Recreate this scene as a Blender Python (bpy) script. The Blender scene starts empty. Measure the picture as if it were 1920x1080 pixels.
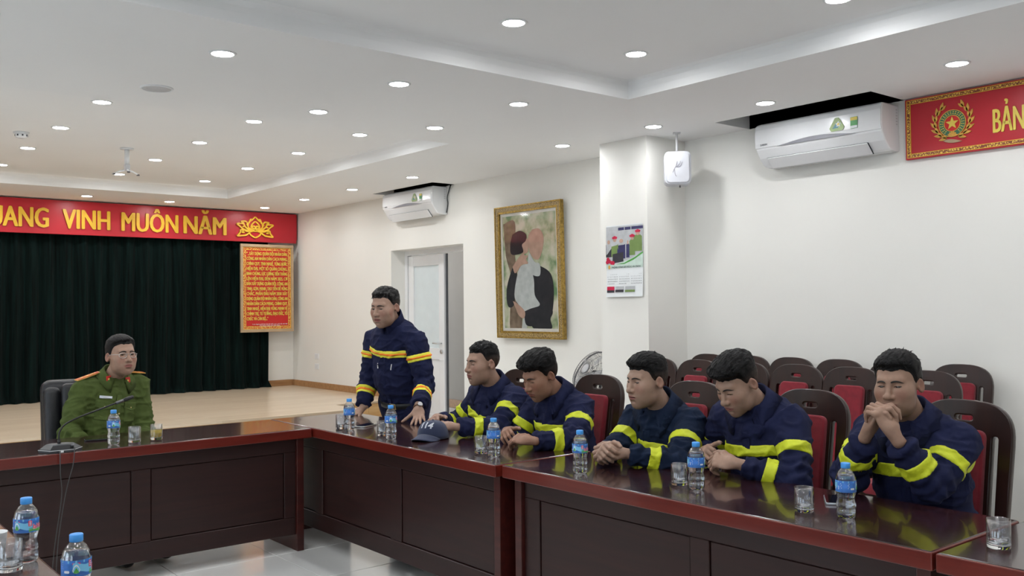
import bpy, bmesh, math, random
import numpy as np
from mathutils import Vector, Matrix
from mathutils.bvhtree import BVHTree

# ------------------------------------------------------------------ camera, exposure, world
V1, V2, CAMH = (-453., 590.), (3066., 556.), 1.48          # vanishing points of the two wall directions
FPX = math.sqrt(-((V1[0]-960)*(V2[0]-960)+(V1[1]-540)*(V2[1]-540)))
_y = np.array([V1[0]-960, V1[1]-540, FPX]); _y /= np.linalg.norm(_y)
_x = np.array([V2[0]-960, V2[1]-540, FPX]); _x /= np.linalg.norm(_x)
CM = np.stack([_x, _y, np.cross(_x, _y)], 1)
CP = np.array([0., 0., CAMH])
scene = bpy.context.scene
COL = scene.collection
cam_d = bpy.data.cameras.new('camera'); cam = bpy.data.objects.new('camera', cam_d); COL.objects.link(cam)
cam_d.sensor_width = 36; cam_d.lens = FPX/1920*36; cam_d.clip_start = 0.05
_r, _d, _f = CM[0], CM[1], CM[2]
cam.matrix_world = Matrix(((_r[0], -_d[0], -_f[0], CP[0]), (_r[1], -_d[1], -_f[1], CP[1]), (_r[2], -_d[2], -_f[2], CP[2]), (0, 0, 0, 1)))
scene.camera = cam
scene.cycles.max_bounces = 9; scene.cycles.transmission_bounces = 9; scene.cycles.transparent_max_bounces = 16
scene.view_settings.view_transform = 'Standard'; scene.view_settings.look = 'None'
scene.view_settings.gamma = 1.0; scene.view_settings.use_curve_mapping = False
scene.view_settings.exposure = 0.04
LAMP_W = 156.0          # emission strength of one downlight diffuser
SKY_W = 6.5            # daylight through the side windows
world = bpy.data.worlds.new('world'); scene.world = world; world.use_nodes = True
world.node_tree.nodes['Background'].inputs[0].default_value = (0.80, 0.90, 1.0, 1)
world.node_tree.nodes['Background'].inputs[1].default_value = SKY_W

def _ray(px, py): return CM.T @ np.array([(px-960)/FPX, (py-540)/FPX, 1.0])
def onz(px, py, z): d = _ray(px, py); return CP + (z-CP[2])/d[2]*d
def onx(px, py, x): d = _ray(px, py); return CP + (x-CP[0])/d[0]*d
def ony(px, py, y): d = _ray(px, py); return CP + (y-CP[1])/d[1]*d
R = math.radians
random.seed(7); rng = np.random.default_rng(7)

# ------------------------------------------------------------------ materials
def _new(name):
    m = bpy.data.materials.new(name); m.use_nodes = True
    nt = m.node_tree; return m, nt, nt.nodes['Principled BSDF']
def mat(name, col, rough=0.5, metal=0.0, var=0.06, vscale=8.0, bump=0.0, bscale=60.0, coat=0.0, spec=0.5, sheen=0.0, stretch=(1, 1, 1), emit=0.0, attr=None, trans=0.0, ior=1.45):
    m, nt, b = _new(name); N, L = nt.nodes, nt.links
    tc = N.new('ShaderNodeTexCoord'); mp = N.new('ShaderNodeMapping'); mp.inputs['Scale'].default_value = stretch
    L.new(tc.outputs['Object'], mp.inputs[0])
    nz = N.new('ShaderNodeTexNoise'); nz.inputs['Scale'].default_value = vscale; nz.inputs['Detail'].default_value = 4
    L.new(mp.outputs[0], nz.inputs['Vector'])
    mx = N.new('ShaderNodeMixRGB'); mx.blend_type = 'MULTIPLY'; mx.inputs[0].default_value = 1
    rp = N.new('ShaderNodeValToRGB'); e = rp.color_ramp.elements
    e[0].color = (1-var*2, 1-var*2, 1-var*2, 1); e[1].color = (1+var*.5,)*3+(1,); e[0].position = .3; e[1].position = .7
    L.new(nz.outputs[0], rp.inputs[0])
    if attr:
        at = N.new('ShaderNodeAttribute'); at.attribute_name = attr; L.new(at.outputs['Color'], mx.inputs[1])
    else:
        mx.inputs[1].default_value = (*col, 1)
    L.new(rp.outputs[0], mx.inputs[2]); L.new(mx.outputs[0], b.inputs['Base Color'])
    b.inputs['Roughness'].default_value = rough; b.inputs['Metallic'].default_value = metal
    b.inputs['Coat Weight'].default_value = coat; b.inputs['Coat Roughness'].default_value = .06
    b.inputs['Specular IOR Level'].default_value = spec; b.inputs['Sheen Weight'].default_value = sheen
    b.inputs['Transmission Weight'].default_value = trans; b.inputs['IOR'].default_value = ior
    if bump:
        n2 = N.new('ShaderNodeTexNoise'); n2.inputs['Scale'].default_value = bscale; n2.inputs['Detail'].default_value = 5
        L.new(mp.outputs[0], n2.inputs['Vector'])
        bp = N.new('ShaderNodeBump'); bp.inputs['Strength'].default_value = bump; bp.inputs['Distance'].default_value = .01
        L.new(n2.outputs[0], bp.inputs['Height']); L.new(bp.outputs[0], b.inputs['Normal'])
    if emit:
        b.inputs['Emission Color'].default_value = (*col, 1); b.inputs['Emission Strength'].default_value = emit
    return m
def wood(name, c1, c2, rough, coat, axis=(1, 14, 14), scale=2.0, bump=0.05):
    m, nt, b = _new(name); N, L = nt.nodes, nt.links; b.inputs['Specular IOR Level'].default_value = .4
    tc = N.new('ShaderNodeTexCoord'); mp = N.new('ShaderNodeMapping'); mp.inputs['Scale'].default_value = axis
    L.new(tc.outputs['Object'], mp.inputs[0])
    nz = N.new('ShaderNodeTexNoise'); nz.inputs['Scale'].default_value = scale; nz.inputs['Detail'].default_value = 8; nz.inputs['Distortion'].default_value = .6
    L.new(mp.outputs[0], nz.inputs['Vector'])
    rp = N.new('ShaderNodeValToRGB'); rp.color_ramp.elements[0].color = (*c1, 1); rp.color_ramp.elements[1].color = (*c2, 1)
    rp.color_ramp.elements[0].position = .35; rp.color_ramp.elements[1].position = .7
    L.new(nz.outputs[0], rp.inputs[0]); L.new(rp.outputs[0], b.inputs['Base Color'])
    b.inputs['Roughness'].default_value = rough; b.inputs['Coat Weight'].default_value = coat; b.inputs['Coat Roughness'].default_value = .05
    if bump:
        bp = N.new('ShaderNodeBump'); bp.inputs['Strength'].default_value = bump; bp.inputs['Distance'].default_value = .004
        L.new(nz.outputs[0], bp.inputs['Height']); L.new(bp.outputs[0], b.inputs['Normal'])
    return m
def brickmat(name, c1, c2, cm, rough, w, h, mortar=.003, offset=.5, coat=0., rot=0.):
    m, nt, b = _new(name); N, L = nt.nodes, nt.links
    tc = N.new('ShaderNodeTexCoord'); mp = N.new('ShaderNodeMapping'); mp.inputs['Rotation'].default_value = (0, 0, rot)
    L.new(tc.outputs['Object'], mp.inputs[0])
    br = N.new('ShaderNodeTexBrick'); br.inputs['Color1'].default_value = (*c1, 1); br.inputs['Color2'].default_value = (*c2, 1)
    br.inputs['Mortar'].default_value = (*cm, 1); br.inputs['Scale'].default_value = 1; br.offset = offset
    br.inputs['Brick Width'].default_value = w; br.inputs['Row Height'].default_value = h; br.inputs['Mortar Size'].default_value = mortar
    L.new(mp.outputs[0], br.inputs['Vector'])
    nz = N.new('ShaderNodeTexNoise'); nz.inputs['Scale'].default_value = 5; nz.inputs['Detail'].default_value = 6
    mp2 = N.new('ShaderNodeMapping'); mp2.inputs['Scale'].default_value = (1, 18, 1); L.new(mp.outputs[0], mp2.inputs[0]); L.new(mp2.outputs[0], nz.inputs['Vector'])
    mx = N.new('ShaderNodeMixRGB'); mx.blend_type = 'OVERLAY'; mx.inputs[0].default_value = .22
    L.new(br.outputs[0], mx.inputs[1]); L.new(nz.outputs[0], mx.inputs[2]); L.new(mx.outputs[0], b.inputs['Base Color'])
    b.inputs['Roughness'].default_value = rough; b.inputs['Coat Weight'].default_value = coat
    return m
def ornament(name, c1, c2, scale):
    m, nt, b = _new(name); N, L = nt.nodes, nt.links
    tc = N.new('ShaderNodeTexCoord')
    vo = N.new('ShaderNodeTexVoronoi'); vo.inputs['Scale'].default_value = scale; vo.feature = 'DISTANCE_TO_EDGE'
    L.new(tc.outputs['Object'], vo.inputs['Vector'])
    rp = N.new('ShaderNodeValToRGB'); rp.color_ramp.elements[0].color = (*c1, 1); rp.color_ramp.elements[1].color = (*c2, 1)
    rp.color_ramp.elements[0].position = .10; rp.color_ramp.elements[1].position = .16
    L.new(vo.outputs[0], rp.inputs[0]); L.new(rp.outputs[0], b.inputs['Base Color']); b.inputs['Roughness'].default_value = .4
    return m
def film(name, tint=(1, 1, 1), gloss=.12, edge=.6):
    m, nt, b = _new(name); N, L = nt.nodes, nt.links
    tr = N.new('ShaderNodeBsdfTransparent'); tr.inputs[0].default_value = (*tint, 1)
    gl = N.new('ShaderNodeBsdfGlossy'); gl.inputs['Roughness'].default_value = .05
    fr = N.new('ShaderNodeLayerWeight'); fr.inputs[0].default_value = .25
    ma = N.new('ShaderNodeMath'); ma.operation = 'MULTIPLY_ADD'; ma.inputs[1].default_value = edge; ma.inputs[2].default_value = gloss
    L.new(fr.outputs['Facing'], ma.inputs[0])
    mx = N.new('ShaderNodeMixShader'); L.new(ma.outputs[0], mx.inputs[0]); L.new(tr.outputs[0], mx.inputs[1]); L.new(gl.outputs[0], mx.inputs[2])
    L.new(mx.outputs[0], N['Material Output'].inputs[0]); return m

M = {}
M['wall'] = mat('wall_paint', (.84, .83, .785), .65, var=.012, vscale=1.2, bump=.03, bscale=220)
M['ceil'] = mat('ceiling_paint', (.86, .86, .855), .75, var=.01, vscale=1.0)
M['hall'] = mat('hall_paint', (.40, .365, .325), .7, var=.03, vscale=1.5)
M['dark'] = mat('slot_shade', (.06, .055, .05), .9)
M['tile'] = mat('floor_tile', (.76, .77, .755), .16, var=.02, vscale=3, coat=.3)
M['floor'] = brickmat('floor_base', (.74, .75, .735), (.76, .77, .755), (.36, .36, .35), .18, .6, .6, .004, 0.)
M['parquet'] = brickmat('stage_parquet', (.63, .50, .355), (.72, .595, .44), (.54, .41, .28), .28, .9, .09, .0015, .37, .2)
M['plank'] = wood('stage_plank', (.50, .30, .12), (.62, .42, .2), .35, .2)
M['plank2'] = wood('stage_plank_pale', (.58, .40, .21), (.68, .5, .3), .35, .2)
M['skirt'] = wood('skirting_wood', (.34, .17, .07), (.45, .25, .11), .4, .1)
M['tabletop'] = wood('table_top_lacquer', (.018, .007, .008), (.038, .011, .012), .18, .42)
M['tableedge'] = wood('table_edge_lacquer', (.105, .010, .006), (.145, .017, .010), .28, .25)
M['panel'] = wood('table_panel_wood', (.020, .0065, .006), (.031, .0095, .008), .42, .08)
M['panelred'] = wood('table_leg_wood', (.045, .008, .007), (.07, .013, .010), .32, .2)
M['chairwood'] = wood('chair_wood', (.013, .0042, .003), (.029, .009, .006), .36, .18, axis=(8, 8, 1))
M['redfabric'] = mat('red_fabric', (.24, .009, .022), .8, var=.10, vscale=30, bump=.25, bscale=500, sheen=.2)
M['curtain'] = mat('green_velvet', (.0022, .0095, .0085), .9, var=.42, vscale=5, stretch=(8, 8, .3), sheen=.02, spec=.12)  # stretched streaks in the colour stand for highlights on the pleats
M['red'] = mat('red_board', (.50, .018, .030), .35, var=.03, vscale=2)
M['red2'] = mat('red_print', (.60, .022, .018), .4, var=.03, vscale=4)
M['gold'] = mat('gold_letter', (.80, .48, .04), .35, var=.05)
M['yellow'] = mat('yellow_letter', (.80, .62, .10), .4, var=.03)
M['orna'] = ornament('gold_scroll', (.22, .05, .02), (.78, .50, .09), 62)
M['orna2'] = ornament('gold_scroll_small', (.55, .04, .01), (.92, .62, .12), 60)
M['tan'] = mat('tan_frame', (.50, .36, .22), .5, var=.08)
M['goldframe'] = mat('gilded_frame', (.48, .31, .07), .35, .55, var=.25, vscale=40, bump=.3, bscale=90)
M['goldrelief'] = ornament('gilded_relief', (.17, .11, .045), (.50, .36, .14), 75)
M['matboard'] = mat('mat_board', (.74, .72, .66), .7)
M['white'] = mat('white_plastic', (.82, .83, .84), .25, var=.01, coat=.2)
M['whitem'] = mat('white_matt', (.80, .81, .82), .5, var=.01)
M['spk'] = mat('speaker_white', (.60, .61, .65), .5, var=.01)
M['grey'] = mat('grey_plastic', (.28, .28, .31), .4)
M['lightgrey'] = mat('light_grey_plastic', (.55, .55, .56), .45)
M['darkgrey'] = mat('dark_grey_plastic', (.045, .05, .055), .45)
M['black'] = mat('black_plastic', (.012, .012, .014), .4)
M['leather'] = mat('black_leather', (.016, .017, .021), .38, var=.15, vscale=20, bump=.15, bscale=180)
M['metal'] = mat('brushed_metal', (.62, .62, .62), .3, 1.0)
M['gunmetal'] = mat('gun_metal', (.17, .17, .18), .4, .9)
M['brass'] = mat('brass', (.75, .6, .3), .3, 1.0)
M['lamp'] = mat('lamp_diffuser', (.975, .985, 1.0), .5, emit=LAMP_W)
M['glass'] = mat('clear_glass', (1, 1, 1), .0, var=0, trans=1.0, ior=1.45)
M['water'] = mat('water', (.97, .99, 1), .0, var=0, trans=1.0, ior=1.33)
M['tea'] = mat('yellow_tea', (.78, .58, .03), .02, var=0, trans=.55, ior=1.33)
M['film'] = film('bottle_film', (.97, .98, 1))
M['glazing'] = film('picture_glazing', (.98, .98, .98), .015, .12)
M['pane'] = film('door_pane', (.92, .95, .97), .25)
M['frost'] = mat('frosted_pane', (.70, .77, .79), .35, var=.02)
M['capblue'] = mat('blue_cap', (.07, .35, .85), .35)
M['lblblue'] = mat('label_blue', (.07, .24, .72), .3, var=.25, vscale=22, stretch=(1, 1, 2))
M['lblcyan'] = mat('label_cyan', (.22, .58, .85), .3, var=.1)
M['lblwhite'] = mat('label_white', (.85, .88, .92), .35)
M['lblred'] = mat('label_red', (.75, .03, .10), .35)
M['lblgreen'] = mat('label_green', (.12, .42, .10), .35)
M['phone'] = mat('phone_glass', (.006, .006, .008), .05, coat=1.0)
M['silver'] = mat('phone_silver', (.55, .57, .62), .3, .8)
M['navy'] = mat('navy_cap_cloth', (.020, .030, .075), .85, bump=.3, bscale=700, sheen=.2)
M['embgreen'] = mat('emblem_green', (.05, .17, .10), .4)
M['embgold'] = mat('emblem_gold', (.72, .40, .07), .35, var=.15, vscale=60)
M['cable'] = mat('grey_cable', (.06, .06, .06), .5)
M['paper'] = mat('paper', (.80, .83, .84), .5, var=.01)
M['stgreen'] = mat('sticker_green', (.10, .40, .12), .4)
M['stolive'] = mat('sticker_olive', (.30, .42, .16), .4)
M['stteal'] = mat('sticker_teal', (.03, .18, .22), .4)
M['ink'] = mat('print_ink', (.05, .06, .07), .6)

# ------------------------------------------------------------------ mesh helpers
def mesh_from(name, v, f, m=None, smooth=False):
    me = bpy.data.meshes.new(name); me.from_pydata([tuple(map(float, p)) for p in v], [], [tuple(q) for q in f]); me.update()
    if m: me.materials.append(m)
    if smooth: me.polygons.foreach_set('use_smooth', [True]*len(me.polygons))
    return me
def link(name, me, parent=None, loc=(0, 0, 0), rot=(0, 0, 0)):
    o = bpy.data.objects.new(name, me); COL.objects.link(o); o.location = loc; o.rotation_euler = rot
    if parent: o.parent = parent
    return o
def tag(o, label, cat, group=None):
    o['label'] = label; o['category'] = cat
    if group: o['group'] = group
    return o
def thing(name, label, cat, loc=(0, 0, 0), rz=0., group=None, rot=None):
    o = bpy.data.objects.new(name, None); COL.objects.link(o); o.location = loc; o.rotation_euler = rot or (0, 0, rz); o.empty_display_size = .1
    return tag(o, label, cat, group)
def struct(o, label=None):
    o['kind'] = 'structure'
    if label: o['label'] = label
    return o
def copy_tree(o, parent=None):
    c = o.copy(); COL.objects.link(c); c.parent = parent
    for ch in list(o.children): copy_tree(ch, c)
    return c
def boxm(name, x0, x1, y0, y1, z0, z1, m, bev=0., seg=2):
    bm = bmesh.new(); bmesh.ops.create_cube(bm, size=1)
    bmesh.ops.scale(bm, vec=(x1-x0, y1-y0, z1-z0), verts=bm.verts); bmesh.ops.translate(bm, vec=((x0+x1)/2, (y0+y1)/2, (z0+z1)/2), verts=bm.verts)
    if bev: bmesh.ops.bevel(bm, geom=list(bm.edges), offset=bev, segments=seg, affect='EDGES', profile=.5)
    me = bpy.data.meshes.new(name); bm.to_mesh(me); bm.free(); me.materials.append(m)
    return me
def box(name, x0, x1, y0, y1, z0, z1, m, parent=None, bev=0., seg=2, **k):
    return link(name, boxm(name, x0, x1, y0, y1, z0, z1, m, bev, seg), parent, **k)
def lathem(name, prof, m, seg=28, smooth=True, rmod=None):
    v, f = [], []; n = len(prof)
    for i in range(seg):
        a = 2*math.pi*i/seg
        for j, (r, z) in enumerate(prof):
            k = rmod(a, z) if rmod else 1.
            v.append((r*k*math.cos(a), r*k*math.sin(a), z))
    for i in range(seg):
        i2 = (i+1) % seg
        for j in range(n-1): f.append((i*n+j, i2*n+j, i2*n+j+1, i*n+j+1))
    me = mesh_from(name, v, f, m, smooth)
    bm = bmesh.new(); bm.from_mesh(me); bmesh.ops.remove_doubles(bm, verts=bm.verts, dist=1e-5); bmesh.ops.recalc_face_normals(bm, faces=bm.faces); bm.to_mesh(me); bm.free()
    return me
def lathe(name, prof, m, parent=None, seg=28, smooth=True, rmod=None, **k):
    return link(name, lathem(name, prof, m, seg, smooth, rmod), parent, **k)
def tubem(name, pts, rad, m, seg=8, closed=False):
    P = [Vector(p) for p in pts]; n = len(P); rr = rad if hasattr(rad, '__len__') else [rad]*n
    v, f = [], []; up = None
    for i, p in enumerate(P):
        t = (P[(i+1) % n]-P[i-1]) if closed else (P[min(i+1, n-1)]-P[max(i-1, 0)])
        t.normalize()
        if up is None: up = t.orthogonal().normalized()
        up = (up - t*up.dot(t)).normalized(); s = t.cross(up)
        for k in range(seg):
            a = 2*math.pi*k/seg; v.append(p+(up*math.cos(a)+s*math.sin(a))*rr[i])
    m_ = n if closed else n-1
    for i in range(m_):
        for k in range(seg):
            a, b = i*seg+k, i*seg+(k+1) % seg; c = ((i+1) % n)*seg+(k+1) % seg; d = ((i+1) % n)*seg+k
            f.append((a, b, c, d))
    if not closed:
        f.append(tuple(range(seg-1, -1, -1))); f.append(tuple((n-1)*seg+k for k in range(seg)))
    return mesh_from(name, v, f, m, True)
def tube(name, pts, rad, m, parent=None, seg=8, closed=False, **k):
    return link(name, tubem(name, pts, rad, m, seg, closed), parent, **k)
def bez(pts, n=8):
    """smooth Catmull-Rom through points"""
    P = [np.array(p, float) for p in pts]; out = []
    for i in range(len(P)-1):
        p0, p1, p2, p3 = P[max(i-1, 0)], P[i], P[i+1], P[min(i+2, len(P)-1)]
        for k in range(n):
            t = k/n
            out.append(.5*((2*p1)+(-p0+p2)*t+(2*p0-5*p1+4*p2-p3)*t*t+(-p0+3*p1-3*p2+p3)*t**3))
    out.append(P[-1]); return out
def fillm(name, loops, depth, m, bev=0., xf=None):
    """closed 2-D loops (outline plus holes) filled and extruded: local x, y in the plane, z the thickness"""
    cu = bpy.data.curves.new(name, 'CURVE'); cu.dimensions = '2D'; cu.fill_mode = 'BOTH'; cu.extrude = depth/2; cu.bevel_depth = bev; cu.bevel_resolution = 1
    for lp in loops:
        sp = cu.splines.new('POLY'); sp.points.add(len(lp)-1)
        for i, p in enumerate(lp): sp.points[i].co = (p[0], p[1], 0, 1)
        sp.use_cyclic_u = True
    o = bpy.data.objects.new(name, cu); me = bpy.data.meshes.new_from_object(o); bpy.data.objects.remove(o); bpy.data.curves.remove(cu)
    me.name = name; me.materials.clear(); me.materials.append(m)
    if xf is not None: me.transform(xf)
    return me
def textm(name, body, size, m, depth=.002, bold=0., xs=1., align='LEFT', fit=None, spacing=1., xf=None):
    cu = bpy.data.curves.new(name, 'FONT'); cu.body = body; cu.size = size; cu.extrude = depth/2; cu.offset = bold*size; cu.align_x = align; cu.space_character = spacing
    cu.resolution_u = 3
    o = bpy.data.objects.new(name, cu); me = bpy.data.meshes.new_from_object(o); bpy.data.objects.remove(o); bpy.data.curves.remove(cu)
    me.name = name; me.materials.clear(); me.materials.append(m)
    n = len(me.vertices); co = np.empty(n*3, np.float32); me.vertices.foreach_get('co', co); co = co.reshape(-1, 3)
    if fit and n:
        x0, x1 = co[:, 0].min(), co[:, 0].max(); co[:, 0] = (co[:, 0]-x0)*(fit/(x1-x0))
    else: co[:, 0] *= xs
    me.vertices.foreach_set('co', co.ravel())
    if xf is not None: me.transform(xf)
    return me
def joinm(name, meshes):
    bm = bmesh.new(); mats = []
    for me in meshes:
        t = me.copy(); base = []
        for mm in me.materials:
            if mm not in mats: mats.append(mm)
            base.append(mats.index(mm))
        n0 = len(bm.faces); bm.from_mesh(t); bm.faces.ensure_lookup_table()
        for fc in bm.faces[n0:]: fc.material_index = base[fc.material_index] if base else 0
        bpy.data.meshes.remove(t)
    me = bpy.data.meshes.new(name); bm.to_mesh(me); bm.free()
    for mm in mats: me.materials.append(mm)
    return me
def rrect(w, h, r, n=5, cx=0, cy=0):
    out = []
    for (sx, sy, a0) in ((1, 1, 0), (-1, 1, 90), (-1, -1, 180), (1, -1, 270)):
        for k in range(n+1):
            a = R(a0+90*k/n); out.append((cx+sx*(w/2-r)+r*math.cos(a), cy+sy*(h/2-r)+r*math.sin(a)))
    return out
def frame_mat(ox, xa, ya):
    """matrix putting local x, y on the world directions xa, ya at ox"""
    xa = Vector(xa).normalized(); ya = Vector(ya).normalized(); za = xa.cross(ya)
    return Matrix(((xa.x, ya.x, za.x, ox[0]), (xa.y, ya.y, za.y, ox[1]), (xa.z, ya.z, za.z, ox[2]), (0, 0, 0, 1)))
def holes_plane(name, x0, x1, y0, y1, z, holes, m):
    xs = sorted({x0, x1, *[h[0] for h in holes], *[h[1] for h in holes]}); ys = sorted({y0, y1, *[h[2] for h in holes], *[h[3] for h in holes]})
    v, f, ix = [], [], {}
    def vid(x, y):
        if (x, y) not in ix: ix[(x, y)] = len(v); v.append((x, y, z))
        return ix[(x, y)]
    for i in range(len(xs)-1):
        for j in range(len(ys)-1):
            cx, cy = (xs[i]+xs[i+1])/2, (ys[j]+ys[j+1])/2
            if any(h[0] < cx < h[1] and h[2] < cy < h[3] for h in holes): continue
            f.append((vid(xs[i], ys[j]), vid(xs[i], ys[j+1]), vid(xs[i+1], ys[j+1]), vid(xs[i+1], ys[j])))
    return mesh_from(name, v, f, m)
#==ROOM==
# ------------------------------------------------------------------ room shell
XR, XL, YB, YF, ZC, ZT = 6.1, -3.0, 12.55, -4.0, 2.88, 3.0
DY0, DY1, DZ = 8.30, 9.82, 2.20
TX0, TX1 = -1.45, 4.55
TRAYS = [(TX0, TX1, 6.38, 11.17), (TX0, TX1, -2.6, 4.29)]
SLOTS = [(5.66, XR, 3.16, 4.44), (5.79, XR, 8.45, 9.74)]
fl = struct(box('floor', XL, XR+2.2, YF, YB+1.3, -.2, -.004, M['floor']))
fl.location = (.02, .42-.6*1, 0); fl.data.transform(Matrix.Translation((-.02, -.42+.6, 0)))
tile_me = boxm('tile', -.298, .298, -.298, .298, -.010, 0., M['tile'], .0015, 1)
for i in range(0, 6):
    for j in range(2, 12):
        t = link('tile', tile_me, fl, loc=(.02+.6*i+.3-.02, .42+.6*j+.3-.42+.6, 0))
wr = [boxm('w', XR, XR+.27, YF, DY0, 0, 3.3, M['wall']), boxm('w', XR, XR+.27, DY0, DY1, DZ, 3.3, M['wall']), boxm('w', XR, XR+.27, DY1, YB+.2, 0, 3.3, M['wall'])]
struct(link('wall_right', joinm('wall_right', wr)))
struct(box('wall_back', XL-.2, XR, YB, YB+.2, 0, 3.3, M['wall']))
WIN = [(-1.6, .2), (1.6, 3.4), (4.8, 6.6)]
wl, yy = [], YF
for (a, b) in WIN:
    wl += [boxm('w', XL-.2, XL, yy, a, 0, 3.3, M['wall']), boxm('w', XL-.2, XL, a, b, 0, .9, M['wall']), boxm('w', XL-.2, XL, a, b, 2.4, 3.3, M['wall'])]; yy = b
wl.append(boxm('w', XL-.2, XL, yy, YB, 0, 3.3, M['wall']))
struct(link('wall_left', joinm('wall_left', wl)))
for i, (a, b) in enumerate(WIN):
    fr = [boxm('f', XL-.14, XL-.08, a, b, z0, z1, M['white']) for (z0, z1) in ((.9, .96), (2.34, 2.4))]+[boxm('f', XL-.14, XL-.08, c-.03, c+.03, .96, 2.34, M['white']) for c in (a+.03, (a+b)/2, b-.03)]
    w = struct(link('window_%d' % (i+1), joinm('window', fr)))
    box('pane', XL-.115, XL-.105, a+.06, (a+b)/2-.03, .96, 2.34, M['pane'], w); box('pane', XL-.115, XL-.105, (a+b)/2+.03, b-.06, .96, 2.34, M['pane'], w)
struct(box('wall_front', XL-.2, XR+.27, YF-.2, YF, 0, 3.3, M['wall']))
struct(box('wall_pillar', 5.62, XR, 5.105, 5.645, 0, ZC, M['wall']))
cm = [holes_plane('c', XL, XR, YF, YB, ZC, TRAYS+SLOTS, M['ceil'])]
for (a, b, c, d) in TRAYS:
    cm.append(holes_plane('c', a-.02, b+.02, c-.02, d+.02, ZT, [], M['ceil']))
    v, f = [], []
    prof = [(0, ZC), (0, ZC+.05), (.004, ZC+.085), (.018, ZC+.11), (.045, ZT)]   # soft cove at the top of the step
    for (o, z) in prof: v += [(a+o, c+o, z), (b-o, c+o, z), (b-o, d-o, z), (a+o, d-o, z)]
    for k in range(len(prof)-1):
        for q in range(4): f.append((k*4+q, k*4+(q+1) % 4, k*4+4+(q+1) % 4, k*4+4+q))
    cm.append(mesh_from('c', v, f, M['ceil'], False))
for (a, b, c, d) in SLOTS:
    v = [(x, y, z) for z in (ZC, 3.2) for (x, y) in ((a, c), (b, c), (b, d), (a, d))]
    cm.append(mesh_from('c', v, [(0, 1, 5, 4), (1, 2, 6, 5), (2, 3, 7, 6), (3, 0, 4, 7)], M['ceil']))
    cm.append(mesh_from('c', [(a, c, 3.2), (b, c, 3.2), (b, d, 3.2), (a, d, 3.2)], [(0, 1, 2, 3)], M['dark']))  # slot top coloured dark to stand for the shade up in the recess
struct(link('ceiling', joinm('ceiling', cm)))
struct(box('ceiling_slab', XL-.2, XR+.3, YF-.2, YB+.2, 3.3, 3.4, M['ceil']))
# hall behind the door
hl = [boxm('h', 8.0, 8.1, 6.5, 13.6, 0, 2.8, M['hall']), boxm('h', XR+.27, 8.1, 6.4, 6.5, 0, 2.8, M['hall']), boxm('h', XR+.27, 8.1, 13.6, 13.7, 0, 2.8, M['hall']), boxm('h', XR+.27, 8.1, 6.4, 13.7, 2.8, 2.9, M['ceil'])]
struct(link('wall_hall', joinm('wall_hall', hl)))
struct(box('baseboard_hall', 7.985, 8.0, 6.5, 13.6, 0, .12, M['skirt']))
# door: PVC frame, one leaf closed, the other open into the hall
d1 = thing('door_1', 'white PVC door leaf with pale glass panes in the wall opening', 'door', (XR+.2, 0, 0)); d1['kind'] = 'structure'
fm = [boxm('f', 0, .06, DY1-.06, DY1, 0, DZ-.06, M['white']), boxm('f', 0, .06, DY0, DY0+.05, 0, DZ-.06, M['white']), boxm('f', 0, .06, DY0, DY1, DZ-.06, DZ, M['white'])]
link('door_frame', joinm('door_frame', fm), d1)
ly0, ly1 = 8.98, DY1-.07
lf = [boxm('f', .01, .055, ly0, ly0+.11, .05, DZ-.07, M['white'], .004), boxm('f', .01, .055, ly1-.11, ly1, .05, DZ-.07, M['white'], .004)]+[boxm('f', .012, .053, ly0+.11, ly1-.11, a, b, M['white'], .004) for (a, b) in ((.05, .2), (.86, 1.0), (2.0, DZ-.07))]
leaf = link('door_leaf', joinm('door_leaf', lf), d1)
box('pane', .03, .035, ly0+.11, ly1-.11, 1.0, 2.0, M['frost'], leaf); box('pane', .025, .04, ly0+.11, ly1-.11, .2, .86, M['white'], leaf)
box('hinge_strip', .03, .055, ly0-.024, ly0-.010, .05, DZ-.07, M['gunmetal'], d1)
tube('door_handle', [(.01, ly0+.055, 1.06), (-.045, ly0+.055, 1.06), (-.05, ly0+.16, 1.06)], .009, M['metal'], leaf)
lathe('lock', [(0, 0), (.025, 0), (.025, .012), (0, .012)], M['metal'], leaf, loc=(.01, ly0+.055, .96), rot=(0, -R(90), 0))
ol = [boxm('f', 0, .045, 0, .1, .05, DZ-.07, M['white']), boxm('f', 0, .045, .58, .68, .05, DZ-.07, M['white']), boxm('f', 0, .045, .1, .58, .05, .2, M['white']), boxm('f', 0, .045, .1, .58, 2.0, DZ-.07, M['white'])]
ol = link('door_leaf', joinm('door_leaf', ol), d1, loc=(.06, DY0+.06, 0), rot=(0, 0, R(-88)))
box('pane', .02, .025, .1, .58, .2, 2.0, M['frost'], ol)
# stage
ST = .37
sv = [(XL, 9.0), (5.167, 9.0), (5.167, 9.6), (XR, 9.6), (XR, YB), (XL, YB)]
sg = struct(link('floor_stage', fillm('floor_stage', [sv], ST-.02, M['parquet'], xf=Matrix.Translation((0, 0, (ST-.02)/2+.001)))))
sg.data.materials.clear(); sg.data.materials.append(M['parquet'])
top = fillm('floor_stage_top', [[(XL, 8.98), (5.187, 8.98), (5.187, 9.58), (XR, 9.58), (XR, YB), (XL, YB)]], .022, M['parquet'], xf=Matrix.Translation((0, 0, ST-.011)))
link('stage_deck', top, sg)
x = XL; k = 0
while x < 5.16:                                       # boards of the stage front
    w = random.uniform(.45, .8); x2 = min(x+w, 5.16)
    box('plank', x+.001, x2-.001, 8.985, 9.0, .22, ST-.023, (M['plank'], M['plank2'])[k % 3 == 0], sg, .001, 1)
    box('plank', x+.001, x2-.001, 8.987, 9.0, .02, .218, (M['plank2'], M['plank'])[k % 2], sg, .001, 1); x = x2; k += 1
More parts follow.
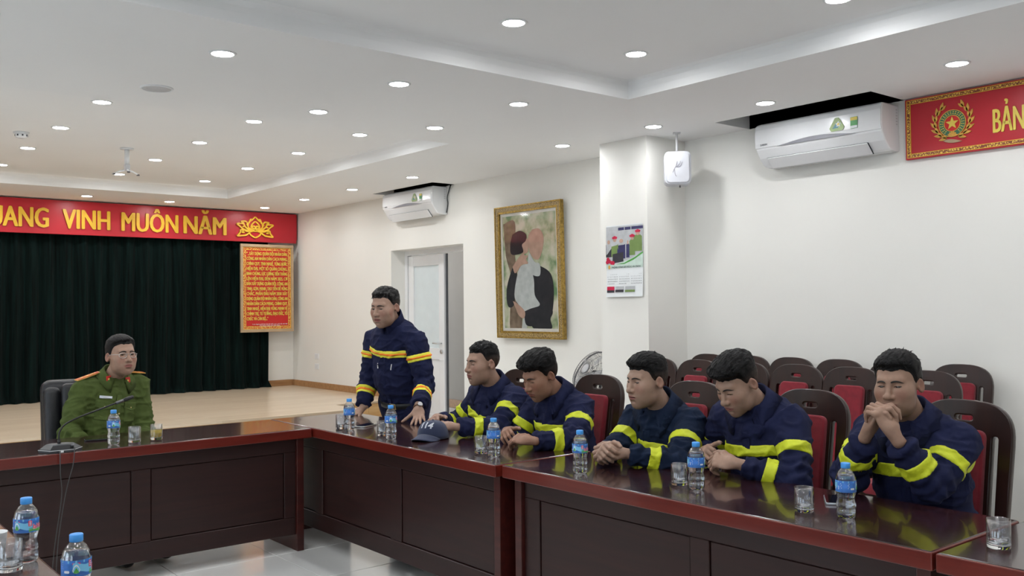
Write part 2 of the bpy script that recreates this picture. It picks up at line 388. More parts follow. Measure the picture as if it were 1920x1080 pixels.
for a, b in ((5.17, 5.63), (5.632, XR)): box('plank', a, b, 9.585, 9.6, .19, ST-.023, M['plank'], sg, .001, 1)
struct(box('floor_stage_step', 5.187, XR, 9.0, 9.585, 0, .19, M['plank2'], None, .004))
struct(box('baseboard_right', XR-.018, XR, 9.6, YB, ST, ST+.085, M['skirt'], None, .004))
struct(box('baseboard_back', 5.66, XR-.018, YB-.018, YB, ST, ST+.085, M['skirt'], None, .004))
struct(box('baseboard_right_low', XR-.015, XR, YF, DY0, 0, .1, M['skirt'], None, .003))
# curtain
nx = 620; v, f = [], []
zz = [ST+.005, ST+.10, .9, 1.6, 2.2, 2.50]
for i in range(nx+1):
    x = XL+.05+(5.655-XL-.05)*i/nx
    a = .055*math.sin(x*31+1.3*math.sin(x*2.1)+.8*math.sin(x*5.3)); b = .02*math.sin(x*77+2)
    for j, z in enumerate(zz):
        k = 1.25-.5*(z-ST)/2.1
        v.append((x+(.035*(1 if i == nx else 0) if j == 0 else 0)+.012*math.sin(z*2+x*4), 12.462+(a*.7+b*.5)*k+.02*math.sin(x*1.7+z*1.5)-(.04 if j == 0 else 0), z))
n = len(zz)
for i in range(nx):
    for j in range(n-1): f.append((i*n+j, (i+1)*n+j, (i+1)*n+j+1, i*n+j+1))
cu = link('stage_curtain', mesh_from('stage_curtain', v, f, M['curtain'], True)); tag(cu, 'dark green pleated velvet curtain across the back of the stage', 'curtain')
# ------------------------------------------------------------------ lamps and fittings on the ceiling
rim_me = lathem('rim', [(.056, -.001), (.060, -.006), (.072, -.004), (.074, 0), (.056, 0)], M['whitem'], 32)
dif_me = lathem('diffuser', [(0, -.004), (.057, -.004), (.057, -.001), (0, -.001)], M['lamp'], 32, False)
def downlight(x, y, z, label, group):
    t = thing('downlight', label, 'ceiling light', (x, y, z), 0, group)
    link('rim', rim_me, t); link('diffuser', dif_me, t)
rows = ['first row from the camera', 'second row', 'third row', 'row nearest the stage banner']
for j, y in enumerate((7.02, 8.2, 9.4, 10.62)):
    for x, c in ((1.92, 'left'), (3.08, 'middle'), (4.05, 'right')):
        downlight(x, y, ZT, 'round recessed downlight in far ceiling tray, %s, %s column' % (rows[j], c), 'downlights in the far ceiling tray')
    for x, c in ((.76, 'inner'), (-.4, 'outer')): downlight(x, y, ZT, 'round downlight in far tray, out of picture, %s, %s column' % (rows[j], c), 'downlights in the far ceiling tray')
for (x, y, w) in ((3.11, 3.76, 'at top centre of the picture'), (4.08, 3.78, 'nearest the tray corner'), (4.15, 2.48, 'cut by the top picture edge')):
    downlight(x, y, ZT, 'round recessed downlight in near ceiling tray, '+w, 'downlights in the near ceiling tray')
for (x, y) in ((3.11, 2.48), (1.95, 2.48), (4.15, 1.2), (3.11, 1.2), (1.95, 1.2), (.8, 3.76), (.8, 2.48), (.8, 1.2), (-.4, 2.48), (4.15, -.1), (3.11, -.1), (1.95, -.1), (.8, -.1), (-.4, 1.2), (-.4, -.1), (-.4, 3.76)):
    downlight(x, y, ZT, 'round downlight in near tray outside the picture, %s row, %s column' % ({3.76: 'first', 2.48: 'second', 1.2: 'third', -.1: 'fourth'}[y], {4.15: 'first', 3.11: 'second', 1.95: 'third', .8: 'fourth', -.4: 'fifth'}[x]), 'downlights overhead outside the picture')
for (x, y, w) in ((1.95, 4.85, 'largest one at upper left, before the ceiling speaker'), (3.08, 4.85, 'on the beam above the standing man'), (4.04, 4.84, 'on the beam at the near tray corner'), (3.06, 5.88, 'on the beam by the far tray edge, left of two'), (4.05, 5.87, 'on the beam by the far tray edge, right of two'),
                  (5.39, 5.87, 'directly before the pillar, farther one'), (5.39, 4.82, 'directly above the wall speaker'), (5.39, 3.79, 'beside the big air conditioner'), (5.41, 2.48, 'beside the red wall banner'), (5.39, 8.24, 'beside the far air conditioner'),
                  (5.37, 9.49, 'second before the stage along the right wall'), (5.37, 10.71, 'first before the stage along the right wall'), (5.36, 11.87, 'above the lotus emblem'), (4.07, 11.88, 'above the letters of the banner, right one'), (3.07, 11.86, 'above the letters of the banner, left one')):
    downlight(x, y, ZC, 'round recessed downlight '+w, 'downlights in the lower ceiling')
ORD = iter('first second third fourth fifth sixth seventh eighth ninth tenth'.split())
for (x, y) in ((5.4, 1.2), (5.4, -.1), (.8, 4.85), (-.4, 4.85), (-2.2, 4.85), (-2.2, 2.48), (-2.2, 7.), (-2.2, 9.4), (2.0, 11.87), (.9, 11.87)):
    downlight(x, y, ZC, 'round downlight of the lower ceiling outside the picture, %s along the edge' % next(ORD), 'downlights of the lower ceiling outside the picture')
[downlight(7.2, yy_, 2.79, 'round downlight added to brighten the hall, %s' % w_, 'downlight of the hall') for yy_, w_ in ((11.6, 'farthest one'), (9.7, 'second from the far end'))]; downlight(7.1, 8.7, 2.79, 'round downlight added to brighten the hall behind the doorway', 'downlight of the hall'); downlight(7.1, 10.6, 2.79, 'round downlight added to brighten the hall, deep inside', 'downlight of the hall')  # unseen lamps, added to brighten the hall seen through the doorway
t = thing('ceiling_speaker', 'flat round white ceiling speaker grille without light', 'speaker', (1.93, 5.86, ZC))
lathe('rim', [(.085, -.001), (.088, -.009), (.098, -.006), (.1, 0)], M['whitem'], t, 32); lathe('grille', [(0, -.010), (.06, -.009), (.086, -.006), (.086, 0)], M['lightgrey'], t, 32)
t = thing('smoke_detector', 'small white smoke detector on the ceiling at far left', 'detector', tuple(onz(40, 248, ZT)))
lathe('base', [(0, 0), (.062, 0), (.062, -.012), (.055, -.014), (0, -.014)], M['whitem'], t); lathe('head', [(.046, -.014), (.05, -.03), (.042, -.045), (.02, -.052), (0, -.052)], M['white'], t)
for k in range(8): box('vent', .038, .0505, -.006, .006, -.036, -.022, M['darkgrey'], t, rot=(0, 0, k*math.pi/4))
t = thing('projector_mount', 'white projector ceiling mount pole with empty bracket arms', 'bracket', tuple(onz(238, 278, ZT)))
lathe('ceiling_plate', [(0, 0), (.06, 0), (.06, -.012), (0, -.012)], M['whitem'], t); lathe('pole', [(0, -.01), (.022, -.01), (.022, -.16), (0, -.16)], M['whitem'], t)
box('joint', -.022, .022, -.03, .03, -.21, -.15, M['lightgrey'], t, .005)
for k in range(3):
    a = R(20+120*k); tube('bracket_arm', [(0, 0, -.2), (.07*math.cos(a), .07*math.sin(a), -.215), (.12*math.cos(a), .12*math.sin(a), -.235)], .009, M['whitem'], t)
    lathe('foot', [(0, 0), (.014, 0), (.014, -.012), (0, -.012)], M['gunmetal'], t, 12, loc=(.12*math.cos(a), .12*math.sin(a), -.232))
#==WALLTHINGS==
# ------------------------------------------------------------------ things on the walls
XN, YN = (1, 0, 0), (0, 1, 0)
UPZ = (0, 0, 1)
def on_back(x, z, y): return frame_mat((x, y, z), (1, 0, 0), UPZ)          # faces -Y
def on_right(y, z, x): return frame_mat((x, y, z), (0, -1, 0), UPZ)        # faces -X, local x runs towards the camera
def strokes(name, lines, w, depth, m, xf, mirror=None, n=6):
    """flat extruded ribbons along smooth 2-D lines"""
    me = []
    for L0 in lines:
        for mi in ((False, True) if mirror is not None else (False,)):
            P = [np.array(p) for p in bez([((2*mirror-p[0]) if mi else p[0], p[1]) for p in L0], n)]
            lft, rgt = [], []
            for i in range(len(P)):
                t = P[min(i+1, len(P)-1)]-P[max(i-1, 0)]; t = t/(np.linalg.norm(t)+1e-9); nn = np.array([-t[1], t[0]])
                k = w/2*(.75 if i in (0, len(P)-1) else 1); lft.append(P[i]+nn*k); rgt.append(P[i]-nn*k)
            v, f = [], []; q = len(P)
            dz = .0005*len(me)
            for z in (0, depth+dz): v += [(p[0], p[1], z) for p in lft]+[(p[0], p[1], z) for p in rgt]
            for i in range(q-1):
                f += [(2*q+i, 3*q+i, 3*q+i+1, 2*q+i+1), (i, 2*q+i, 2*q+i+1, i+1), (q+i, q+i+1, 3*q+i+1, 3*q+i)]
            me.append(mesh_from('s', v, f, m))
    j = joinm(name, me); j.transform(xf); return j
def letters(word, size, m, depth, bold, fit, xf, parent):
    """every letter a part of its own, spaced as the set word"""
    def ext(s):
        me = textm('x', s, size, m, depth, bold); c = [q.co.x for q in me.vertices]; bpy.data.meshes.remove(me); return (min(c), max(c)) if c else (0, 0)
    x0, x1 = ext(word); k = fit/(x1-x0)
    for i, ch in enumerate(word):
        a = ext(word[:i+1])[1]-ext(ch)[1]
        cs_ = [textm('letter', ch, size, m, depth, bold, xf=xf@Matrix.Diagonal((k, 1, 1, 1))@Matrix.Translation((a-x0+ox*size, oz*size, .0004*q))) for q, (ox, oz) in enumerate(((-.020, 0), (.020, 0), (0, -.008), (0, .008), (-.035, .0), (.035, .0)))]
        link('letter', joinm('letter', cs_), parent)
# stage banner
t = thing('stage_banner', 'long red banner board with gold letters above the stage curtain', 'banner', (0, 0, 0))
KB = 12.34/12.46; zb = lambda z: 1.48+(z-1.48)*KB
box('board', XL, 6.06, 12.35, 12.372, zb(2.45), zb(2.872)+.004, M['red'], t, .004)
box('board_hanger', 5.9, 6.08, 12.372, 12.55, zb(2.45)+.05, 2.86, M['red'], t)
for word, x0, x1 in (('QUANG', 1.93, 2.775), ('VINH', 2.945, 3.50), ('MUÔN', 3.655, 4.375), ('NĂM', 4.463, 5.045)):
    letters(word, .345, M['gold'], .02, .0, (x1-x0)*KB, on_back(x0*KB, zb(2.528), 12.34), t)
lo = [[(.5, .0), (.62, .12), (.66, .24), (.60, .30), (.52, .33)], [(.5, 1.), (.59, .84), (.68, .72), (.70, .5), (.62, .4), (.55, .33)], [(.5, .78), (.57, .68), (.62, .52), (.57, .38), (.5, .30)],
      [(.59, .84), (.63, .87), (.66, .76), (.67, .68)], [(.55, .33), (.70, .40), (.80, .55), (.83, .68), (.88, .74), (.78, .77), (.72, .68), (.73, .60), (.69, .56)], [(.60, .3), (.82, .38), (.92, .52), (1.0, .63), (.90, .65), (.83, .64), (.80, .54), (.86, .50)],
      [(.60, .30), (.75, .30), (.82, .36), (.90, .34), (.92, .22), (1.0, .06)], [(.66, .24), (.75, .12), (.86, .085), (1.0, .06)], [(.82, .36), (.87, .25), (.80, .24)], [(.5, .46), (.54, .56), (.60, .5), (.56, .43), (.5, .42)]]
link('lotus_emblem', strokes('lotus_emblem', [[(p[0]*.536, p[1]*.297) for p in l] for l in lo], .020, .02, M['gold'], on_back(5.207*KB, zb(2.507), 12.349), mirror=.268), t)
# framed red text board by the curtain
bx0, bx1, bz0, bz1, by = 5.19, 5.985, 1.165, 2.405, 12.285
t = thing('text_board', 'framed red board with yellow Vietnamese text hanging before the curtain', 'sign', (0, 0, 0))
ofr = [boxm('f', bx0, bx1, by, by+.035, a, b, M['tan'], .004) for a, b in ((bz0, bz0+.04), (bz1-.04, bz1))]+[boxm('f', a, b, by, by+.035, bz0+.04, bz1-.04, M['tan'], .004) for a, b in ((bx0, bx0+.035), (bx1-.035, bx1))]
link('frame', joinm('frame', ofr), t)
box('panel', bx0+.03, bx1-.03, by+.018, by+.03, bz0+.035, bz1-.035, M['red2'], t)
br = []
for k, (i0, wd, mm) in enumerate(((.042, .036, 'orna2'), (.038, .005, 'yellow'), (.077, .004, 'yellow'))):
    x0, x1, z0, z1 = bx0+i0, bx1-i0, bz0+i0+.004, bz1-i0-.004; yy = by+.016-.001*k
    br += [boxm('b', x0, x1, yy, yy+.002, a, b, M[mm]) for a, b in ((z0, z0+wd), (z1-wd, z1))]+[boxm('b', a, b, yy, yy+.002, z0+wd, z1-wd, M[mm]) for a, b in ((x0, x0+wd), (x1-wd, x1))]
link('border', joinm('border', br), t)
LINES = ['“...XÂY DỰNG QUÂN ĐỘI NHÂN DÂN,', 'CÔNG AN NHÂN DÂN CÁCH MẠNG,', 'CHÍNH QUY, TINH NHUỆ, TỪNG BƯỚC', 'HIỆN ĐẠI, MỘT SỐ QUÂN CHỦNG,', 'BINH CHỦNG, LỰC LƯỢNG TIẾN THẲNG', 'LÊN HIỆN ĐẠI, ĐẾN NĂM 2025, CƠ', 'BẢN XÂY DỰNG QUÂN ĐỘI, CÔNG AN',
         'TINH, GỌN, MẠNH, TẠO TIỀN ĐỀ VỮNG', 'CHẮC, PHẤN ĐẤU NĂM 2030 XÂY', 'DỰNG QUÂN ĐỘI NHÂN DÂN, CÔNG AN', 'NHÂN DÂN CÁCH MẠNG, CHÍNH QUY,', 'TINH NHUỆ, HIỆN ĐẠI; VỮNG MẠNH VỀ', 'CHÍNH TRỊ, TƯ TƯỞNG, ĐẠO ĐỨC, TỔ', 'CHỨC VÀ CÁN BỘ...”']
tw = bx1-bx0-.18; me = []
for i, s in enumerate(LINES):
    for q, (ox, oz) in enumerate(((0, 0), (.0028, .0012), (.0014, -.0012))): me.append(textm('l', s, .064, M['yellow'], .003, 0., fit=tw*(.52 if i == 13 else 1)-.003, xf=on_back(bx0+.09+ox, bz1-.155-i*.0705+oz, by+.014-.0004*q)))
link('lettering', joinm('lettering', me), t)
me = [textm('l', 'Trích Nghị quyết Đại hội đại biểu toàn quốc lần thứ XIII', .02, M['lblwhite'], .002, fit=tw*.86, xf=on_back(bx0+.17, bz0+.105, by+.014)), textm('l', 'của Đảng Cộng sản Việt Nam', .02, M['lblwhite'], .002, fit=tw*.5, xf=on_back(bx0+.28, bz0+.083, by+.014))]
link('small_lettering', joinm('small_lettering', me), t)
# red wall banner with emblem
t = thing('wall_banner', 'red banner board with gold border and round emblem on the right wall', 'banner', (0, 0, 0))
box('board', 6.07, 6.098, -.3, 3.142, 2.46, 2.872, M['red'], t, .003)
br = []
for (z0, z1) in ((2.474, 2.494), (2.838, 2.858)): br.append(boxm('b', 6.066, 6.071, -.28, 3.126, z0, z1, M['orna']))
br.append(boxm('b', 6.066, 6.071, 3.106, 3.126, 2.494, 2.838, M['orna']))
for (z0, z1) in ((2.470, 2.474), (2.494, 2.498), (2.834, 2.838), (2.858, 2.862)): br.append(boxm('b', 6.065, 6.071, -.28, 3.13, z0, z1, M['gold']))
br += [boxm('b', 6.065, 6.071, y, y+.004, 2.47, 2.862, M['gold']) for y in (3.102, 3.126)]
link('border', joinm('border', br), t)
ex, ez = 2.819, 2.662
def ring(r0, r1, m, d, n=48):
    return fillm('r', [[(r1*math.cos(2*math.pi*k/n), r1*math.sin(2*math.pi*k/n)) for k in range(n)]]+([[(r0*math.cos(2*math.pi*k/n), r0*math.sin(2*math.pi*k/n)) for k in range(n)]] if r0 else []), d, m)
xe = on_right(ex, ez, 6.066)
em = thing('emblem', '', '', (0, 0, 0)); del em['label'], em['category']; em.parent = t; em.matrix_world = Matrix.Identity(4)
link('emblem_ring', (lambda j: (j.transform(xe), j)[1])(joinm('r', [ring(.054, .086, M['embgreen'], .006), ring(.050, .055, M['embgold'], .010), ring(.085, .090, M['embgold'], .010), ring(0, .051, M['red2'], .005)])), em)
st = [((.044 if k % 2 == 0 else .018)*math.cos(R(90+36*k)) for k in range(10))]
st = [((.044 if k % 2 == 0 else .018)*math.cos(R(90+36*k)), (.044 if k % 2 == 0 else .018)*math.sin(R(90+36*k))) for k in range(10)]
link('star', fillm('star', [st], .012, M['yellow'], xf=xe), em)
grains = []
for k in range(22):
    for rr in (.064, .076):
        a = R(-50+k*280/21); c, s = math.cos(a), math.sin(a)
        if -130 < math.degrees(a) < -50: continue
        lp = [(rr*c+.0035*math.cos(a+b)*1.6-(.0), rr*s+.0035*math.sin(a+b)) for b in (0, 1.57, 3.14, 4.71)]
        grains.append(fillm('g', [lp], .010, M['yellow']))
gear = [((.034 if (k//2) % 2 else .028)*math.cos(R(180*k/27)), -.086+(.034 if (k//2) % 2 else .028)*math.sin(R(180*k/27))) for k in range(28)]
grains.append(fillm('g', [gear], .013, M['embgold']))
g = joinm('grain', grains); g.transform(xe); link('grain_and_gear', g, em)
def leaf2(cx, cy, ang, l, w):
    pts = []
    for k in range(9): u = k/8; pts.append((u*l, w*math.sin(math.pi*u**.8)))
    for k in range(7, 0, -1): u = k/8; pts.append((u*l, -w*math.sin(math.pi*u**.8)))
    c, s = math.cos(ang), math.sin(ang); return [(cx+x*c-y*s, cy+x*s+y*c) for x, y in pts]
for sgn in (1, -1):
    for k in range(7):
        a = R(-68+k*20); rr = .098+.004*k
        for off, ll in ((R(28), .055), (R(-24)+R(70) if False else R(62), .046)):
            lp = leaf2(rr*math.cos(a), rr*math.sin(a), a+off+R(28), ll, .010)
            lp = [(sgn*p[0], p[1]) for p in lp]
            if sgn < 0: lp = lp[::-1]
            link('leaf', fillm('leaf', [lp], .009, M['embgold'], xf=xe), em)
rb = [leaf2(-.062, -.108, R(-8), .125, .012)]
link('ribbon', fillm('ribbon', rb, .011, M['tan'], xf=xe), em)
letters('BẢN', .215, M['yellow'], .004, .0, .185, on_right(2.560, 2.560, 6.067), t)
# air conditioners
def air_con(label, xf, y0, y1, z0, z1):
    D = XR-xf; H = z1-z0
    t = thing('air_conditioner', label, 'air conditioner', (XR, (y0+y1)/2, z0), 0, 'wall air conditioners'); W = (y1-y0)/2
    prof = [(0, 0), (-.10, .0), (-.135, .010), (-D*.80, .062), (-D*.97, .12), (-D, .16), (-D*.99, H-.05), (-D*.96, H-.015), (-D*.90, H), (0, H)]
    n = len(prof); v = [(p[0], s*W, p[1]) for s in (-1, 1) for p in prof]; f = [(k, (k+1) % n, n+(k+1) % n, n+k) for k in range(n)]+[tuple(range(n-1, -1, -1)), tuple(range(n, 2*n))]
    b = link('body', mesh_from('body', v, f, M['white']), t); md = b.modifiers.new('bevel', 'BEVEL'); md.width = .010; md.segments = 3
    fp = [(-D*.985-.006, .135), (-D-.008, .165), (-D*.99-.008, H-.05), (-D*.96-.006, H-.018)]
    v = [(p[0], s*(W-.002)+(-.03 if s > 0 else 0)*0, p[1]) for s in (-1, 1) for p in fp]; v += [(p[0]+.007, p[1], p[2]) for p in v]
    m4 = len(fp); f = []
    for k in range(m4-1): f += [(k, k+1, m4+k+1, m4+k), (2*m4+k, 3*m4+k, 3*m4+k+1, 2*m4+k+1)]
    f += [(0, m4, 3*m4, 2*m4), (m4-1, 3*m4-1, 4*m4-1, 2*m4-1)]+[(k, 2*m4+k, 2*m4+k+1, k+1) for k in range(m4-1)]+[(m4+k, m4+k+1, 3*m4+k+1, 3*m4+k) for k in range(m4-1)]
    link('front_panel', mesh_from('front_panel', v, f, M['white']), t)
    # grey sickle accent
    w2 = []
    for k in range(17):
        u = k/16; w2.append((-W*.62+u*W*1.25, .004-.0*u+.026*math.sin(math.pi*u)*(.4+.6*u)*-1+.030*u*0))
    acc = [(p[0], .132) for p in w2]+[(p[0], .132+(.132-.132)+.030*math.sin(math.pi*k/16)**1.2) for k, p in reversed(list(enumerate(w2)))]
    link('accent', fillm('accent', [acc], .006, M['grey'], xf=frame_mat((-D*.985-.008, 0, 0), (0, -1, 0), UPZ)), t)
    a0, a1 = np.array([-D*.80-.012, .050]), np.array([-.14, .0])   # louver under the front
    lv = [boxm('l', 0, .10, -W*.80, W*.80-.10*0, -.004, .004, M['white'], .003)]
    ang = math.atan2(.052, D*.80-.135)
    o = link('louver', joinm('louver', lv), t, loc=(-D*.82-.006, .05*W, .058), rot=(0, ang, 0))
    gp = link('louver_gap_shade', boxm('g', .0, .104, -W*.81, W*.81, .004, .006, M['ink']), t, loc=(-D*.82-.004, .05*W, .058), rot=(0, ang, 0))  # dark strip in place of the shade in the slit behind the louver
    # stickers sit towards the end near the camera
    fx = frame_mat((-D-.012, 0, 0), (0, -1, 0), UPZ); cx = W*.36
    tri = [(cx+.060*math.cos(R(90+120*k+d)), .205+.055*math.sin(R(90+120*k+d))) for k in range(3) for d in (-14, 0, 14)]
    s = link('energy_sticker', fillm('energy_sticker', [tri], .002, M['stolive'], xf=fx), t); s['label'] = 'green triangular sticker with star'
    tr2 = [(cx-.034, .186), (cx-.002, .226), (cx+.012, .196), (cx+.008, .186)]
    link('sticker_print', joinm('p', [fillm('p', [tr2], .003, M['stteal'], xf=fx), fillm('p', [[(cx+.012+r*math.cos(R(90+36*k)), .212+r*math.sin(R(90+36*k))) for k in range(10) for r in ((.022 if k % 2 == 0 else .012),)]], .004, M['lblwhite'], xf=fx),
        fillm('p', [[(cx+.012+r*math.cos(R(90+36*k)), .212+r*math.sin(R(90+36*k))) for k in range(10) for r in ((.014 if k % 2 == 0 else .007),)]], .005, M['yellow'], xf=fx)]), s)
    s = link('rating_sticker', joinm('p', [fillm('p', [rrect(.052, .08, .003, 2, cx+.13, .205)], .002, M['stgreen'], xf=fx), fillm('p', [rrect(.050, .022, .003, 2, cx+.13, .232)], .003, M['yellow'], xf=fx), fillm('p', [rrect(.050, .018, .003, 2, cx+.13, .176)], .003, M['paper'], xf=fx)]), t); s['label'] = 'green rectangular rating sticker'
    link('brand_lettering', textm('brand', 'DAIKIN', .018, M['ink'], .001, .01, xf=frame_mat((-D-.010, W-.05, .150), (0, -1, 0), UPZ)), t)
    for k in range(6): box('side_vent', -.045, -.025, -W-.001, -W+.004, H-.03-.02*k-.008, H-.03-.02*k, M['lightgrey'], t)
    return t
air_con('white split air conditioner beside the red banner, larger in view', 5.862, 3.20, 4.215, 2.53, 2.85)
t2 = air_con('small far white split air conditioner above the doorway', 5.88, 8.60, 9.64, 2.55, 2.87)
tube('power_cord', bez([(-.02, -.53, .02), (-.01, -.545, .12), (-.02, -.55, .2), (-.01, -.6, .33)], 6), .006, M['darkgrey'], t2)
# wall speaker by the pillar
t = thing('wall_speaker', 'white rounded box loudspeaker hanging beside the pillar', 'speaker', (5.73, 4.875, 2.455), R(44))
link('cabinet', fillm('cabinet', [rrect(.20, .255, .035, 6, 0, .128)], .13, M['spk'], .006, xf=frame_mat((-.0, 0, 0), (0, -1, 0), UPZ)), t)
link('grille', fillm('grille', [rrect(.175, .23, .028, 6, 0, .128)], .006, M['spk'], .002, xf=frame_mat((-.0735, 0, 0), (0, -1, 0), UPZ)), t)
g = strokes('g', [[(.0, .0), (.012, .03), (.03, .06), (.036, .09), (.028, .06), (.03, .045), (.06, .05), (.075, .085)], [(.012, .03), (.02, -.02), (.03, -.03)], [(.03, .045), (.055, .07), (.06, .09)]], .004, .001, M['grey'], frame_mat((-.080, .04, .09), (0, -1, 0), UPZ)); link('grille_mark', g, t)
tube('ceiling_bracket', [(.02, 0, .25), (.02, 0, .34), (.02, 0, .425)], .010, M['lightgrey'], t); box('bracket_foot', -.01, .05, -.03, .03, .418, .425, M['lightgrey'], t)
tube('cable_plug', [(.0, -.02, .0), (.0, -.02, -.022)], .006, M['gunmetal'], t)
# framed picture (generic stand-in for the print)
py0, py1, pz0, pz1 = 6.575, 7.605, 1.165, 2.525; pw, ph = py1-py0, pz1-pz0
t = thing('framed_picture', 'large gilt framed picture of an embrace between door and pillar', 'picture', (XR-.055, (py0+py1)/2, pz0), 0, rot=(0, R(-1.2), 0))
fx = frame_mat((0, pw/2, 0), (0, -1, 0), UPZ)
def pic_ring(i0, i1, m, d, off):
    return fillm('r', [[(i0, i0), (pw-i0, i0), (pw-i0, ph-i0), (i0, ph-i0)], [(i1, i1), (i1, ph-i1), (pw-i1, ph-i1), (pw-i1, i1)]], d, m, xf=frame_mat((off, pw/2, 0), (0, -1, 0), UPZ))
link('outer_frame', pic_ring(0, .05, M['goldrelief'], .035, .0), t); link('inner_frame', joinm('f', [pic_ring(.048, .070, M['goldframe'], .028, .0), pic_ring(-.002, .012, M['goldframe'], .045, 0)]), t)
link('mat_board', pic_ring(.068, .10, M['matboard'], .006, .008), t)
m, nt, b = _new('foliage_print'); N, L = nt.nodes, nt.links
tc = N.new('ShaderNodeTexCoord'); nz = N.new('ShaderNodeTexNoise'); nz.inputs['Scale'].default_value = 5; nz.inputs['Detail'].default_value = 6; L.new(tc.outputs['Object'], nz.inputs['Vector'])
rp = N.new('ShaderNodeValToRGB'); e = rp.color_ramp.elements; e[0].color = (.16, .27, .13, 1); e[0].position = .38; e[1].color = (.66, .62, .50, 1); e[1].position = .62; e2 = e.new(.5); e2.color = (.45, .48, .32, 1)
L.new(nz.outputs[0], rp.inputs[0]); L.new(rp.outputs[0], b.inputs['Base Color']); b.inputs['Roughness'].default_value = .15; M['foliage'] = m
box('print', .010, .016, -pw/2+.06, pw/2-.06, .06, ph-.06, M['foliage'], t)
def pm(n, c, v=.1): M[n] = mat(n, c, .2, var=v, vscale=12); return M[n]
SX, SY = pw/520., ph/1060.
def pshape(pts, m, d, smooth=True):
    P = [((x-38)*SX, (1062-y)*SY) for x, y in pts]
    if smooth: P = [tuple(q) for q in bez(P+[P[0]], 5)[:-1]]
    a = sum(P[i][0]*P[(i+1) % len(P)][1]-P[(i+1) % len(P)][0]*P[i][1] for i in range(len(P)))
    if a < 0: P = P[::-1]
    return fillm('p', [P], .0008, m, xf=frame_mat((.0095-.0006*d, pw/2, 0), (0, -1, 0), UPZ))
pr = [pshape([(95, 140), (190, 130), (185, 400), (215, 700), (225, 985), (130, 990), (150, 600), (110, 400)], pm('print_bark', (.24, .18, .13), .2), 1),
      pshape([(300, 470), (390, 500), (460, 560), (480, 680), (470, 830), (450, 910), (455, 985), (330, 990), (300, 900), (320, 600)], pm('print_coat', (.045, .045, .05)), 2),
      pshape([(160, 500), (200, 560), (180, 700), (165, 800), (125, 815), (108, 760), (115, 640)], M['print_coat'], 2),
      pshape([(225, 490), (290, 480), (330, 590), (335, 720), (372, 800), (300, 840), (265, 985), (230, 980), (240, 850), (175, 740), (195, 580)], pm('print_cloth', (.55, .58, .56)), 3),
      pshape([(300, 380), (340, 460), (380, 480), (378, 570), (320, 560), (285, 500)], M['print_cloth'], 4),
      pshape([(250, 850), (330, 820), (430, 830), (470, 850), (440, 910), (340, 960), (262, 955)], M['print_coat'], 5),
      pshape([(330, 205), (380, 205), (412, 260), (408, 350), (375, 440), (330, 430), (300, 360), (295, 260)], pm('print_skin', (.52, .34, .26)), 3),
      pshape([(250, 270), (292, 280), (292, 370), (260, 390), (240, 330)], M['print_skin'], 4),
      pshape([(170, 230), (230, 205), (280, 240), (275, 290), (245, 320), (250, 380), (160, 390), (150, 310)], pm('print_hair', (.04, .035, .04)), 5),
      pshape([(165, 490), (215, 420), (270, 365), (262, 400), (290, 410), (275, 440), (290, 470), (240, 480), (200, 530), (180, 540)], M['print_skin'], 6),
      pshape([(160, 765), (200, 790), (255, 850), (245, 905), (205, 880), (180, 820)], M['print_skin'], 6)]
link('print_figures', joinm('print_figures', pr), t)
box('glazing', .0015, .003, -pw/2+.06, pw/2-.06, .06, ph-.06, M['glazing'], t)
# calendar on the pillar
t = thing('wall_calendar', 'white wall calendar with group photo and month grids on the pillar', 'calendar', (5.617, 5.36, 1.56))
cw, chh = .42, .605; v, f = [], []
for i in range(9):
    for j in range(13):
        u, w = i/8, j/12; v.append((-.002-.012*(1-w)**3*(1+.5*math.sin(u*3)), cw/2-u*cw, w*chh))
for i in range(8):
    for j in range(12): f.append((i*13+j, (i+1)*13+j, (i+1)*13+j+1, i*13+j+1))
link('sheet', mesh_from('sheet', v, f, M['paper'], True), t)
cx_ = lambda d: frame_mat((-.0045-d*.0005, cw/2, 0), (0, -1, 0), UPZ)
def cs(pts, m, d): return fillm('p', [pts], .0004, m, xf=cx_(d)@Matrix.Diagonal((cw, chh, 1, 1)))
pm('cal_photo', (.52, .54, .56)); pm('cal_green', (.20, .30, .10)); pm('cal_navy', (.05, .05, .14)); pm('cal_dark', (.05, .05, .06)); pm('cal_swoosh', (.10, .36, .08)); pm('cal_pale', (.62, .76, .68)); pm('cal_flower', (.6, .03, .08)); pm('cal_skin', (.55, .36, .28))
pp = [cs([(0, .47), (.35, .475), (.7, .53), (1, .62), (1, .985), (0, .985)], M['cal_photo'], 1), cs([(0, .40), (1, .40), (1, .60), (.65, .52), (.3, .46), (0, .46)], M['cal_pale'], 1), cs([(.26, .455), (.5, .47), (.8, .545), (1, .615), (1, .59), (.75, .505), (.5, .455)], M['cal_swoosh'], 3)]
def fig(x, z, w, h, m):
    return [cs([(x-w/2, z), (x+w/2, z), (x+w/2, z+h*.72), (x+w*.3, z+h*.8), (x-w*.3, z+h*.8), (x-w/2, z+h*.72)], M[m], 2), cs([(x+w*.26*math.cos(R(a)), z+h*.88+.030*math.sin(R(a))) for a in range(0, 360, 45)], M['cal_skin'], 3)]
for x, z, w, h, m in ((.24, .56, .19, .27, 'cal_green'), (.42, .53, .22, .28, 'cal_navy'), (.60, .54, .09, .24, 'cal_navy'), (.72, .57, .15, .27, 'cal_green'), (.87, .62, .22, .28, 'cal_green'), (.07, .56, .16, .24, 'cal_dark')): pp += fig(x, z, w, h, m)
